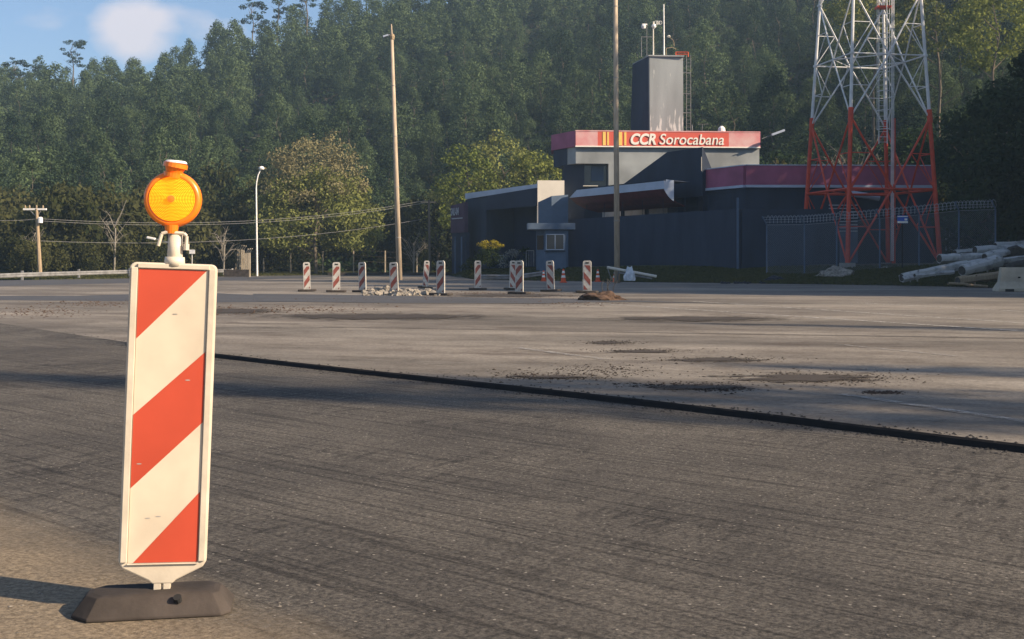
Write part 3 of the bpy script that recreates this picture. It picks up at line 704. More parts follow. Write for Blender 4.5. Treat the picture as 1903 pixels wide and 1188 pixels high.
# pale curved cheek at the near end (faces the camera)
mb = MB(); e = C0 + Vector((-.02, -.03, 0)); xx = Vector((1.0, .15, 0))
pts = [e + Vector((0, 0, zc0 + .02)), e + xx * .12 + Vector((0, 0, zc0 - .22)), e + xx * .3 + Vector((0, 0, zc0 - .48)), e + xx * .5 + Vector((0, 0, zc0 - .68)), e + xx * .66 + Vector((0, 0, zc0 - .8)), e + xx * .66 + Vector((0, 0, zc1 + .03)), e + xx * .16 + Vector((0, 0, zc1 + .08))]
mb.slab(pts, (0, .08, 0)).build('canopy_cheek', M['fascia'], B)

# upper storey with the sign
dS = 84.0
zs1 = Z(243.5, dS); zs0 = Z(273, dS); zlo = Z(304, dS); xL = X(1070, dS); xR = X(1416, dS); aR = .05
SL = Vector((xL, dS, 0)); SR = Vector((xR, dS + .9, 0)); SB = SL + V2 * 3.2
MB().prism([SL, SR, SR + Vector((0, 5, 0)), SB + Vector((1, 3.5, 0)), SB], zlo, zs0).build('upper_wall', M['grey'], B)
MB().prism([SB + Vector((-.03, -.02, 0)), SL + V2 * 1.2 + Vector((-.03, -.02, 0)), SL + V2 * 1.2 + Vector((.02, .1, 0)), SB + Vector((.1, .02, 0))], zlo - .05, zs0 - .01).build('side_wall', M['slate'], B)  # dark slate slab puts shade on the left side of the grey storey
nS = Vector((.05, -1, 0)).normalized()
sg = MB().prism([SL + Vector((-.1, -.2, 0)), SR + Vector((.05, -.2, 0)), SR + Vector((.05, 4.8, 0)), SB + Vector((-.1, 3, 0)), SB + Vector((-.2, 0, 0))], zs0, zs1).build('sign_band', M['purple'], B)
ang = math.atan2(.9, xR - xL)
def onsign(px, off):
    x = X(px, dS); t = (x - xL) / (xR - xL); return Vector((x, dS - .2 + .9 * t - off, 0))
def signquad(a, b, za, zb_, off, m, nm, par, th=.03):
    A = onsign(a, off); Bq = onsign(b, off)
    return MB().slab([A + Vector((0, 0, za)), Bq + Vector((0, 0, za)), Bq + Vector((0, 0, zb_)), A + Vector((0, 0, zb_))], (0, th, 0)).build(nm, M[m], par)
signquad(1069.5, 1110.5, zs0 + .06, zs1 - .05, .035, 'signpink', 'faded_panel', sg)
signquad(1357, 1416, zs0 + .06, zs1 - .05, .035, 'signpink', 'faded_panel', sg)
signquad(1110.5, 1357, zs0 + .06, zs1 - .05, .035, 'signred', 'red_panel', sg)
signquad(1069, 1416.5, zs1 - .05, zs1 + .03, .06, 'signpink', 'top_trim', sg, .1)
signquad(1069, 1416.5, zs0 - .03, zs0 + .06, .06, 'textwhite', 'bottom_trim', sg, .1)
for a, b in ((1120, 1125.5), (1128, 1131.5), (1141.5, 1145), (1150, 1156), (1160, 1164)):
    signquad(a, b, zs0 + .1, zs1 - .09, .06, 'yellow', 'logo_bar', sg)
l0 = onsign(1172, .075); text_mesh('lettering', 'CCR', M['textwhite'], (l0.x, l0.y, zs0 + .2), .80, X(1220, dS) - X(1172, dS), sg, .22, .035, .03, ang)
l1 = onsign(1226, .075); text_mesh('lettering', 'Sorocabana', M['textwhite'], (l1.x, l1.y, zs0 + .2), .78, X(1348, dS) - X(1226, dS), sg, .18, .006, .03, ang)
# lower storey below the overhang
q0 = Vector((X(1048, dS + 1.2), dS + 1.2, 0)); q1 = Vector((X(1086, dS + .6), dS + .6, 0)); q2 = Vector((X(1132, dS + .6), dS + .6, 0)); q3 = Vector((X(1152, dS + .15), dS + .15, 0))
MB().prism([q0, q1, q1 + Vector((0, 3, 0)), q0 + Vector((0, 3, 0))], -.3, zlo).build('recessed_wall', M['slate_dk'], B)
MB().prism([Vector((X(1131, dS), dS + .05, 0)), Vector((X(1420, dS), dS + .85, 0)), Vector((X(1420, dS), dS + 4, 0)), Vector((X(1131, dS), dS + 4, 0))], -.3, zlo + .0).build('upper_wall', M['grey'], B)
wn = MB().prism([q1 + Vector((0, .5, 0)), q2 + Vector((0, .5, 0)), q2 + Vector((0, .6, 0)), q1 + Vector((0, .6, 0))], Z(345, dS), zlo).build('window', M['glass'], B)
MB().box((X(1112, dS), dS + 1.0, Z(321, dS)), (.95, .06, 1.1)).build('blind', M['greyblue'], wn)
MB().prism([q1, q2 + Vector((.05, 0, 0)), q2 + Vector((.05, 1, 0)), q1 + Vector((0, 1, 0))], -.3, Z(346, dS)).build('sill_wall', M['slate_dk'], B)
MB().box((X(1098, dS), dS + .45, Z(346, dS) + .04), (1.1, .3, .06)).build('sill', M['cladding'], B)
# penthouse side face; sloping end follows a cast shadow, dark return stands for shade
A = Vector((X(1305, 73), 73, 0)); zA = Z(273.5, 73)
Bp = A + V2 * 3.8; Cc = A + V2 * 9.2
MB().slab([Vector((A.x, A.y, 5.4)), Vector((Cc.x, Cc.y, 5.4)), Vector((Cc.x, Cc.y, Z(344, 81.2))), Vector((Bp.x, Bp.y, zA)), Vector((A.x, A.y, zA))], Vector((.06, .04, 0))).build('wedge_shadow_wall', M['slate'], B)
MB().slab([Vector((A.x + .07, A.y + .05, 3)), Vector((A.x + .75, A.y + .5, 3)), Vector((X(1328, 73.4), 73.5, Z(325, 73))), Vector((A.x + .07, A.y + .05, zA - .02))], Vector((-.3, 2.5, 0))).build('wedge_shade_return', M['slate_dk'], B)
MB().box((X(1303.5, 72.9), 72.85, Z(305, 72.9)), (.035, .05, .9)).build('conduit', M['cladding'], B)
# small roof things
MB().path([P_ for P_ in (P(1416, 258, 84), P(1438, 250, 84))], .035).build('lamp_arm', M['steel'], B)
MB().box(P(1446, 246.5, 84), (1.0, .3, .16), Matrix.Rotation(-.35, 3, 'Y')).build('lamp_head', M['fascia'], B)
MB().path([P(1287, 243, 84.5), P(1286, 232, 84.5)], .03).build('roof_vent', M['steel'], B)
MB().path([P(1305, 243, 84.5), P(1305, 231, 84.5)], .02).path([P(1297, 231, 84.5), P(1316, 231, 84.5)], .02).build('roof_antenna', M['steel'], B)
MB().lathe([(.3, -.1), (.25, .15), (.1, .3)], P(1341, 242, 85), 10).build('roof_vent', M['white'], B)
# louvred vent and pale pipe on the lower wing
lv = MB()
for k in range(9): lv.box((X(1567, 69.7), 69.72, Z(382 + k * 6, 70)), (1.75, .1, .07))
lv.build('louvre', M['frame'], B)
MB().tube(P(1582, 360, 69.6), P(1634, 368, 69.6), .19).build('wall_lamp', M['fascia'], B)
MB().box((X(1567, 69.8), 69.75, 2.3), (1.75, .06, 2.4)).build('metal_door', M['greyblue'], B)
gr = MB()
for k in range(5): gr.box((X(1758 + k * 7, 69.2), 69.2, Z(435, 69)), (.03, .03, 2.1))
for k in range(7): gr.box((X(1772, 69.2), 69.17, Z(404 + k * 10, 69)), (1.05, .03, .03))

# water tower / stair shaft
W = empty('concrete_tower', (X(1208, 88), 88, 0), 'tall grey concrete tower with peeling stained face behind the red sign', 'tower')
zt2 = Z(105, 88)
m = mat('stained_tower_paint', (.24, .26, .265), .85, .2, .45, stretch=(1.5, 1.5, .35)); M['towerface'] = m
t = m.node_tree; bsdf = t.nodes['Principled BSDF']; src = bsdf.inputs['Base Color'].links[0].from_socket
tc = t.nodes.new('ShaderNodeTexCoord'); mp = t.nodes.new('ShaderNodeMapping'); mp.inputs['Scale'].default_value = (3, 3, .5)
n = t.nodes.new('ShaderNodeTexNoise'); n.inputs['Scale'].default_value = 1.6; n.inputs['Detail'].default_value = 6
sx = t.nodes.new('ShaderNodeSeparateXYZ'); mr = t.nodes.new('ShaderNodeMapRange'); mr.inputs['From Min'].default_value = 14.2; mr.inputs['From Max'].default_value = 11.5
mr.inputs['To Min'].default_value = -.14; mr.inputs['To Max'].default_value = .06
ad = t.nodes.new('ShaderNodeMath'); r = t.nodes.new('ShaderNodeValToRGB'); r.color_ramp.elements[0].position = .54; r.color_ramp.elements[1].position = .62
mxx = t.nodes.new('ShaderNodeMixRGB'); mxx.inputs[2].default_value = (.50, .50, .48, 1)
t.links.new(tc.outputs['Object'], mp.inputs[0]); t.links.new(mp.outputs[0], n.inputs['Vector']); t.links.new(tc.outputs['Object'], sx.inputs[0]); t.links.new(sx.outputs['Z'], mr.inputs[0])
t.links.new(n.outputs[0], ad.inputs[0]); t.links.new(mr.outputs[0], ad.inputs[1]); t.links.new(ad.outputs[0], r.inputs[0]); t.links.new(r.outputs[0], mxx.inputs[0]); t.links.new(src, mxx.inputs[1]); t.links.new(mxx.outputs[0], bsdf.inputs['Base Color'])
wr = X(1271, 88.2); lx = X(1175, 91.4)
mb = MB(); a = [(X(1209, 88), 88), (wr, 88.3), (wr + .1, 92), (X(1166, 91.6), 91.6)]; b = [(X(1207, 88), 88), (wr - .05, 88.3), (wr, 92), (X(1177, 91.6), 91.6)]
mb.add([(p[0], p[1], 0) for p in a] + [(p[0], p[1], zt2) for p in b], [(3, 2, 1, 0), (4, 5, 6, 7), (0, 1, 5, 4), (1, 2, 6, 5), (2, 3, 7, 6), (3, 0, 4, 7)])
mb.build('shaft', M['towerface'], W)
MB().prism([(X(1205, 87.9), 87.9), (X(1272, 88), 88.1), (X(1272, 88) + .1, 92), (X(1176, 91.6), 91.8)], zt2, zt2 + .1).build('top_slab', M['grey'], W)
sf = MB().slab([(X(1208.5, 87.98), 87.97, 2), (X(1166, 91.6) - .02, 91.55, 2), (X(1177, 91.6) - .02, 91.55, zt2 - .02), (X(1206.5, 87.98), 87.97, zt2 - .02)], (-.05, -.03, 0)).build('shaded_side_face', M['slate'], W)  # slate slab colours the shaft's left side dark for its shade
ld = MB(); lx0 = X(1277, 88.6)
for dx in (-.05, .28): ld.tube((lx0 + dx, 88.6, 10.5), (lx0 + dx - .0, 88.6, zt2 + .2), .02, n=5)
for k in range(24): ld.tube((lx0 - .05, 88.6, 10.6 + k * .28), (lx0 + .28, 88.6, 10.6 + k * .28), .012, n=4)
for py in (133, 172, 208): ld.tube((wr, 88.6, Z(py, 88)), (lx0 + .3, 88.6, Z(py, 88)), .03, n=5)
ld.build('ladder', M['steel'], W)
rl = MB()
for px in (1256, 1279): rl.tube(P(px, 106, 88.4), P(px, 97, 88.4), .04, n=5)
for py in (97, 101): rl.tube(P(1256, py, 88.4), P(1279, py, 88.4), .03, n=5)
rl.build('railing', M['orange'], W)
def mast(px, ytop, r=.04, d=89, m='steel', par=None):
    return MB().tube(P(px, 106, d), P(px - .6 if px == 1234 else px, ytop, d), r, r * .7, 6).build('mast', M[m], par or W)
mast(1234, 8, .07, m='white'); mast(1214, 40, .06, m='cladding'); mast(1202, 47, .03); mast(1192, 68, .03)
MB().path([P(1192, 69, 89), P(1212, 69, 89)], .03).build('cross_bar', M['steel'], W)
ca = MB(); ca.lathe([(.14, -.18), (.2, 0), (.12, .16)], P(1196, 49, 89), 8); ca.box(P(1198, 46, 89), (.4, .2, .12)); ca.build('camera_housing', M['white'], W)
ca = MB(); ca.lathe([(.08, -.18), (.2, -.05), (.16, .12), (.05, .18)], P(1215, 49, 89), 8); ca.build('camera_housing', M['white'], W)
ca = MB()
for k in range(3): 
    c = P(1219 + k * 4, 42.5, 89); R_ = .14
    ca.path([c + Vector((R_ * math.cos(t_), 0, R_ * math.sin(t_))) for t_ in np.linspace(0, 6.283, 9)], .018, 4)
ca.build('antenna_rings', M['white'], W)
ca = MB(); ca.path([P(1238, 104, 89), P(1238, 90, 89), P(1250, 88, 89), P(1257, 92, 89)], .03, 5); ca.path([P(1243, 68, 89), P(1252, 76, 89), P(1253, 86, 89)], .025, 5); ca.build('conduit_arm', M['wood'], W)
ca = MB(); ca.lathe([(.06, -.1), (.17, .0), (.06, .1)], P(1243, 68, 89), 8); ca.build('camera_housing', M['cladding'], W)

# gate building on the left with its pale fascia
Gt = empty('gate_building', (X(998, 84), 84, 0), 'dark gate building with slanting pale roof edge left of the guard booth', 'building')
g0 = Vector((X(998, 84), 84, 0)); g1 = g0 + V2 * 12.2; zg = Z(342, 84); zgt = zg + .02
back = Vector((9, 4.9, 0))
MB().slab([g0 + Vector((0, 0, zg - .28)), g1 + Vector((0, 0, zg - .55)), g1 + Vector((0, 0, zg - .06)), g0 + Vector((0, 0, zg))], Vector((.12, .08, 0))).build('roof_fascia', M['fascia'], Gt)
MB().prism([g0 + Vector((.15, .3, 0)), g0 + back + Vector((.15, .3, 0)), g1 + back, g1 + Vector((.2, .1, 0))], zg - .62, zg - .1).build('roof', M['slate_dk'], Gt)
ga = g0 + V2 * 8.3
MB().prism([g1 + Vector((.03, .02, 0)), ga, ga + back * .5, g1 + back * .5], -.3, zg - .6).build('side_wall', M['slate'], Gt)
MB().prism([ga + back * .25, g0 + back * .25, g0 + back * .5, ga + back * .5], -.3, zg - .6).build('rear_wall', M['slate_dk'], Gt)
MB().prism([g0 + Vector((0, .05, 0)), g0 + Vector((.1, .05, 0)), ga + Vector((.3, 0, 0)), ga], Z(385, 86), zg - .3).build('lintel', M['slate_dk'], Gt)
p0 = Vector((X(999, 83.9), 83.9, 0)); p1 = Vector((X(1049, 83.9), 84.1, 0))
MB().prism([p0, p1, p1 + Vector((0, 3, 0)), p0 + Vector((0, 3, 0))], -.3, Z(335.5, 84)).build('clad_column', M['cladding'], Gt)
# added dark screen, standing in for the slanting shadow on the column's lower half
s0 = Vector((X(1000, 82), 82, 0)); s1 = Vector((X(1025, 81.6), 81.6, 0)); s2 = Vector((X(1056, 81.8), 81.8, 0))
MB().add([(s0.x, s0.y, 0), (s1.x, s1.y, 0), (s2.x, s2.y, 0), (s0.x, s0.y, Z(376, 82)), (s1.x, s1.y, Z(364.5, 81.6)), (s2.x, s2.y, Z(362, 81.8)),
          (s0.x, s0.y + .3, 0), (s1.x, s1.y + .3, 0), (s2.x, s2.y + .3, 0), (s0.x, s0.y + .3, Z(376, 82)), (s1.x, s1.y + .3, Z(364.5, 81.6)), (s2.x, s2.y + .3, Z(362, 81.8))],
         [(0, 1, 4, 3), (1, 2, 5, 4), (7, 6, 9, 10), (8, 7, 10, 11), (3, 4, 10, 9), (4, 5, 11, 10), (0, 3, 9, 6), (2, 8, 11, 5)]).build('shadow_screen', M['greyblue'], Gt)
# sign wall at the far left
h0 = Vector((X(863, 92), 92, 0)); h1 = h0 + V2 * 2.6
hb = MB().slab([h0 + Vector((0, 0, Z(432, 92))), h1 + Vector((0, 0, Z(432, 92))), h1 + Vector((0, 0, Z(380, 92))), h0 + Vector((0, 0, Z(376, 92)))], Vector((.3, .2, 0))).build('sign_wall', M['purple_shade'], Gt)
hd = (h0 - h1).normalized(); a_ = math.atan2(hd.y, hd.x); tq = h1 + hd * .25 + Vector((-.10, -.06, 0))
text_mesh('lettering', 'SAU-04', M['frame'], (tq.x, tq.y, Z(400, 93)), .62, 1.5, hb, 0, .01, .03, a_)
MB().slab([h0 + hd * -.3 + Vector((-.05, -.03, Z(407, 93))), h1 + hd * .3 + Vector((-.05, -.03, Z(407, 93))), h1 + hd * .3 + Vector((-.05, -.03, Z(405, 93))), h0 + hd * -.3 + Vector((-.05, -.03, Z(405, 93)))], Vector((.04, .02, 0))).build('pale_strip', M['frame'], hb)
MB().slab([h0 + Vector((.1, .05, -.3)), h1 + Vector((.1, .05, -.3)), h1 + Vector((.1, .05, Z(432, 92))), h0 + Vector((.1, .05, Z(432, 92)))], Vector((.3, .2, 0))).build('base_wall', M['slate'], Gt)
for q in (.3, 1.5): c = h0 + V2 * q + Vector((-.1, -.1, 0)); MB().tube((c.x, c.y, -.2), (c.x, c.y, Z(440, 92)), .06).build('drain_pipe', M['greyblue'], Gt)

# guard booth
K = empty('guard_booth', (X(1024, 74), 74, .5), 'small blue-grey guard booth with flat overhanging roof and sliding window', 'booth')
def xb(px): return X(px, 74)
MB().box((xb(1024), 75, Z(421, 74)), (xb(1069) - xb(980), 2.6, .42)).build('roof', M['greyblue'], K, .02)
MB().prism([(xb(1013), 74), (xb(1052), 74), (xb(1052), 76), (xb(1002), 76), (xb(997), 75.1)], -.2, Z(427.5, 74)).build('wall', M['greyblue'], K)
w = MB().box((xb(1031.5), 73.98, Z(450, 74)), (xb(1048) - xb(1015), .05, Z(436, 74) - Z(464, 74))).build('window', M['glass'], K)
fm = MB(); zc = Z(450, 74); hh = Z(436, 74) - Z(464, 74); ww = xb(1048) - xb(1015)
for dx in (-ww / 2, 0, ww / 2): fm.box((xb(1031.5) + dx, 73.94, zc), (.05, .06, hh))
for dz in (-hh / 2, hh / 2): fm.box((xb(1031.5), 73.94, zc + dz), (ww, .06, .05))
fm.build('frame', M['fascia'], w)
nv = (Vector((xb(997), 75.1, 0)) - Vector((xb(1013), 74, 0))); 
a = Vector((xb(1013), 74, 0)) + nv * .15; b = Vector((xb(1013), 74, 0)) + nv * .85; off = Vector((-.03, -.03, 0))
MB().slab([a + off + Vector((0, 0, Z(464, 74))), b + off + Vector((0, 0, Z(464, 74))), b + off + Vector((0, 0, Z(437, 74))), a + off + Vector((0, 0, Z(437, 74)))], (.03, .03, 0)).build('window', M['glass'], K)
MB().box((xb(1031), 73.96, Z(467, 74)), (ww + .2, .1, .06)).build('sill', M['slate'], K)
D_ = MB(); 
for a, b in (((978, 495), (978, 466)), ((992, 495), (992, 466)), ((978, 466), (992, 466))): D_.tube(P(*a, 75), P(*b, 75), .03, n=5)
for px in (982, 985, 988.5): D_.tube(P(px, 495, 75), P(px, 467, 75), .012, n=4)
o = D_.build('iron_gate', M['steel']); tag(o, 'small barred iron gate left of the guard booth', 'gate')

# perimeter wall
w0 = Vector((X(1370, 66), 66, 0)); w1 = w0 + V2 * 19.2; zw = Z(388, 66)
PWm = mat('perimeter_wall_paint', (.024, .033, .054), .9, .22, .9, bump=.1, bscale=6, col2=(.038, .050, .076), stretch=(1, 1, .3)); M['pwall'] = PWm
PW = empty('perimeter_wall', (w0.x, w0.y, 0), 'long dark blue-grey boundary wall in front of the service building', 'wall')
MB().prism([w0, w0 + Vector((.25, .1, 0)), w1 + Vector((.3, .1, 0)), w1], -.3, zw).build('wall_panel', M['pwall'], PW)
w2 = Vector((X(1560, 66), 66, 0))
MB().prism([w0 + Vector((.26, .0, 0)), w2, w2 + Vector((0, .2, 0)), w0 + Vector((.26, .2, 0))], -.3, zw - .02).build('wall_panel', M['slate'], PW)
MB().box((w0.x + .02, w0.y - .06, 2.6), (.12, .1, 4.6)).build('corner_post', M['greyblue'], PW)
mb = MB()
for k in range(9):
    c = w0 + V2 * (.4 + k * 2.3); mb.tube((c.x, c.y, zw), (c.x, c.y, zw + .95), .018, n=4)
mb.build('wire_post', M['slate'], PW)
mb = MB()
for z in (.3, .6, .9): mb.tube((w0 + V2 * .4) + Vector((0, 0, zw + z)), (w0 + V2 * 18.8) + Vector((0, 0, zw + z)), .004, n=3)
mb.build('electric_wire', M['slate'], PW)

# chain link fence with barbed wire
Fn = empty('chain_link_fence', (X(1390, 65), 65, 0), 'chain-link fence with angled post tops and barbed wire around the lattice tower', 'fence')
def mesh_mat():
    m = bpy.data.materials.new('chain_link_mesh'); m.use_nodes = True; t = m.node_tree; b = t.nodes['Principled BSDF']
    b.inputs['Base Color'].default_value = (.16, .18, .21, 1); b.inputs['Roughness'].default_value = .5
    tc = t.nodes.new('ShaderNodeTexCoord'); outs = []
    for rz in (45, -45):
        mp = t.nodes.new('ShaderNodeMapping'); mp.inputs['Rotation'].default_value = (0, math.radians(rz), 0)
        w = t.nodes.new('ShaderNodeTexWave'); w.bands_direction = 'X'; w.inputs['Scale'].default_value = 4.5; w.inputs['Distortion'].default_value = 0
        t.links.new(tc.outputs['Object'], mp.inputs[0]); t.links.new(mp.outputs[0], w.inputs['Vector'])
        g = t.nodes.new('ShaderNodeMath'); g.operation = 'GREATER_THAN'; g.inputs[1].default_value = .975; t.links.new(w.outputs['Fac'], g.inputs[0]); outs.append(g)
    mx_ = t.nodes.new('ShaderNodeMath'); mx_.operation = 'MAXIMUM'; t.links.new(outs[0].outputs[0], mx_.inputs[0]); t.links.new(outs[1].outputs[0], mx_.inputs[1]); t.links.new(mx_.outputs[0], b.inputs['Alpha'])
    return m
M['mesh'] = mesh_mat()
fp = [(1425, 63.2), (1495, 61.6), (1555, 61.2), (1635, 60.8), (1708, 60.4), (1782, 60), (1850, 59.6)]
pts = [Vector((X(p, d), d, Tz(X(p, d), d))) for p, d in fp]
for a, b in zip(pts[:-1], pts[1:]):
    MB().add([a, b, b + Vector((0, 0, 2.75)), a + Vector((0, 0, 2.75))], [(0, 1, 2, 3)]).build('wire_mesh', M['mesh'], Fn)
for p in pts:
    MB().tube(p + Vector((0, 0, -.2)), p + Vector((0, 0, 2.75)), .045, n=6).tube(p + Vector((0, 0, 2.75)), p + Vector((-.3, -.25, 3.2)), .045, n=6).build('post', M['greyblue'], Fn)
mb = MB()
for k, (fx, z) in enumerate(((0, 2.75), (-.1, 2.9), (-.2, 3.03), (-.28, 3.17))):
    for a, b in zip(pts[:-1], pts[1:]): mb.tube(a + Vector((fx, fx * .8, z)), b + Vector((fx, fx * .8, z)), .008, n=3)
# razor coil
c = []
for a, b in zip(pts[:-1], pts[1:]):
    for k in range(90):
        t_ = k / 90; q = a.lerp(b, t_); th = k * 2 * math.pi / 9; c.append(q + Vector((.0, -.1 + .2 * math.cos(th), 3.05 + .22 * math.sin(th))))
mb.path(c, .008, 3); mb.build('barbed_wire', M['frame'], Fn)
gr2 = MB()
gr2.v = gr.v; gr2.f = gr.f; o = gr2.build('metal_grille', M['frame']); tag(o, 'pale barred metal cage panel behind the fence right of the lattice tower', 'grille')

# ------------------------------------------------------------------ lattice tower
TW = empty('lattice_tower', (X(1615, 65), 65, .8), 'steel lattice communications tower, red at the bottom and white above', 'tower')
th = math.radians(11); ux = Vector((math.cos(th), math.sin(th), 0)); uy = Vector((-math.sin(th), math.cos(th), 0))
cen0 = Vector((X(1657, 63.6), 63.6, 0)) + uy * 2.55 ; cen1 = cen0
zB = 1.0
def side(z): return 5.62 - .098 * (z - 1.5)
def corner(k, z):
    s = side(z) / 2; sx_, sy_ = ((-1, -1), (1, -1), (1, 1), (-1, 1))[k]
    c = cen0 + (cen1 - cen0) * ((z - 1.5) / 12); c = cen0 * 1.0
    return Vector((c.x, c.y, z)) + ux * (s * sx_) + uy * (s * sy_)
lv_ = [1.0, 5.25, 9.3, 12.9, 16.5, 20.0, 23.5]
for k in range(4):
    lo = MB(); lo.tube(corner(k, .6), corner(k, 9.3), .14, .115, 8); lo.build('leg', M['tred'], TW, smooth=False)
    hi = MB(); hi.tube(corner(k, 9.3), corner(k, 23.5), .10, .075, 8)
    for z in (12.9, 16.5, 20.0): hi.tube(corner(k, z) - Vector((0, 0, .06)), corner(k, z) + Vector((0, 0, .06)), .15, n=8)
    hi.build('leg', M['twhite'], TW)
    MB().tube(corner(k, 9.05), corner(k, 9.8), .15, n=8).build('flange', M['tred'], TW)
    MB().box((corner(k, .7).x, corner(k, .7).y, .75), (.7, .7, .7)).build('footing', M['concrete'], TW)
for f in range(4):
    a, b = f, (f + 1) % 4
    for seg, (m_, rr) in (((0, 1, 2), ('tred', .06)), ((2, 3, 4), ('twhite', .05)), ((4, 5, 6), ('twhite', .045))):
        mb = MB(); z0, z1, z2 = [lv_[i] for i in seg]
        mid = (corner(a, z1) + corner(b, z1)) / 2
        mb.tube(corner(a, z1), corner(b, z1), rr * (1.35 if seg[0] == 0 else .9), n=6)
        for c in (a, b):
            mb.tube(mid, corner(c, z0), rr, n=6); mb.tube(mid, corner(c, z2), rr, n=6)
            for za, zz in ((z0, (z0 + z1) / 2), (z2, (z1 + z2) / 2)):
                q = (corner(c, za) + mid) / 2; mb.tube(corner(c, zz), q, rr * .55, n=5)
                mb.tube(corner(c, z1), q, rr * .5, n=5)
        mb.build('bracing', M[m_], TW)
    if f == 0:
        pass
for z in (5.25, 12.9, 20.0):
    mb = MB(); ms = [(corner(i, z) + corner((i + 1) % 4, z)) / 2 for i in range(4)]
    for i in range(4): mb.tube(ms[i], ms[(i + 1) % 4], .035, n=5)
    mb.build('plan_bracing', M['tred' if z < 9 else 'twhite'], TW)
# ladder with cage and cable tray
lx, ly = X(1641, 65.5), 65.5
mb = MB()
for dx in (-.24, .24): mb.tube((lx + dx, ly, 8.0), (lx + dx, ly, 23.5), .03, n=5)
for k in range(51): mb.tube((lx - .24, ly, 8.1 + k * .3), (lx + .24, ly, 8.1 + k * .3), .015, n=4)
mb.build('ladder', M['twhite'], TW)
mb = MB()
for k in range(14):
    z = 8.8 + k * 1.1; mb.path([Vector((lx + .36 * math.cos(t_), ly - .05 - .6 * abs(math.sin(t_)), z)) for t_ in np.linspace(0, math.pi, 7)], .02, 4)
for q in (-.36, 0, .36): mb.tube((lx + q, ly - .05 - (.6 if q == 0 else 0), 8.8), (lx + q, ly - .05 - (.6 if q == 0 else 0), 23.5), .018, n=4)
mb.build('ladder_cage', M['twhite'], TW)
mb = MB()
for k in range(3): mb.tube((lx + .5 + k * .07, ly + .1, 1.2), (lx + .55 + k * .07, ly + .1, 23.5), .025, n=5)
mb.build('cable_run', M['twhite'], TW)
MB().tube((lx + .68, ly + .2, 1.0), (lx + .68, ly + .2, 9.5), .12, n=8).build('cable_duct', M['tred'], TW)
MB().box((lx, ly, 15.9), (.8, .6, .12)).build('rest_platform', M['tred'], TW)

# ------------------------------------------------------------------ poles, lamps, wires
def tall_pole(pxb, d, pxt, pyt, r0, r1, label, lights=None):
    zb_ = Tz(X(pxb, d), d) if d > 60 else 0; a = Vector((X(pxb, d), d, zb_ - .3)); b = P(pxt, pyt, d)
    r = empty('light_pole', (a.x, a.y, zb_), label, 'pole')
    MB().tube(a, b, r0, r1, 14).build('shaft', M['pole'], r, smooth=True)
    L_ = b - a
    for k in range(1, 5): c = a + L_ * (k / 5); rr = r0 + (r1 - r0) * k / 5; MB().tube(c, c + L_.normalized() * .05, rr + .012, n=14).build('joint_ring', M['concrete'], r)
    return r
r = tall_pole(743, 72, 728, 66, .19, .10, 'tall tapering pole with floodlight bracket left of the gate building')
MB().tube(P(728, 66, 72), P(727, 45, 72), .07, .04, 8).build('spigot', M['pole'], r)
MB().path([P(716, 69, 72), P(722, 65, 72), P(732, 67, 72)], .05, 6).build('bracket_arm', M['steel'], r)
mb = MB().box(P(717, 67, 72), (.35, .25, .1), Matrix.Rotation(-.3, 3, 'Y')); mb.build('floodlight', M['fascia'], r)
MB().lathe([(.12, -.2), (.16, 0), (.1, .15)], P(729, 68, 72), 8).build('collar', M['wood'], r)
tall_pole(1147, 62, 1143, -120, .165, .11, 'tall pole in front of the red sign rising out of the top of the picture')
# street lamp
def street_lamp():
    d = 92; x = X(478, d); zb_ = Tz(x, d); r = empty('street_lamp', (x, d, zb_), 'slim curved street lamp standing left of the broad olive tree', 'street lamp')
    MB().tube((x, d, zb_ - .2), P(476, 350, d), .085, .06, 8).path([P(476, 350, d), P(477, 338, d), P(479.5, 326, d), P(484, 316, d)], .05, 8).build('pole', M['white'], r)
    mb = MB(); mb.lathe([(.05, -.12), (.2, -.1), (.24, 0), (.18, .12), (.04, .18)], P(486, 313, d), 10); mb.build('lamp_head', M['white'], r)
street_lamp()
# lamp glimpsed behind the near post
r = empty('street_lamp', (X(312, 80), 80, Tz(X(312, 80), 80)), 'small lamp head on a short arm behind the amber lamp post', 'street lamp')
x = X(316, 80); MB().tube((x, 80, Tz(x, 80)), P(316, 451, 80), .05, n=6).path([P(316, 451, 80), P(300, 448, 80), P(288, 444, 80)], .035, 6).build('pole', M['steel'], r)
MB().box(P(281, 443, 80), (.62, .25, .16), Matrix.Rotation(.2, 3, 'Y')).build('lamp_head', M['white'], r, .04)
r = MB().box(P(357, 468, 84), (.42, .03, .3)).tube(P(357, 468, 84.05), P(357, 500, 84.05), .025, n=5).build('small_sign', M['white']); tag(r, 'tiny white sign in the scrub right of the amber lamp post', 'sign')
# utility pole
d = 76; x = X(73, d); zb_ = Tz(x, d)
U = empty('utility_pole', (x, d, zb_), 'wooden utility pole with a pale crossarm behind the left guardrail', 'utility pole')
MB().tube((X(75, d), d, zb_ - .2), P(68, 388, d), .15, .1, 9).build('shaft', M['wood'], U)
ca = MB().box(P(65, 389, d), (1.55, .12, .12)).build('crossarm', M['white'], U)
mb = MB()
for px in (47, 55, 68, 80): mb.lathe([(.05, 0), (.06, .08), (.03, .2)], P(px, 387, d), 7)
mb.build('insulator', M['wood'], ca)
MB().path([P(55, 390, d), P(67, 403, d)], .03, 5).path([P(77, 390, d), P(69, 403, d)], .03, 5).build('brace', M['steel'], U)
MB().lathe([(.16, -.2), (.16, .15), (.08, .2)], P(75, 409, d - .2), 9).build('cable_clamp', M['white'], U)
U2 = empty('utility_pole', (X(786, 96), 96, 0), 'second utility pole with crossarm ends right of the first tall pole', 'utility pole')
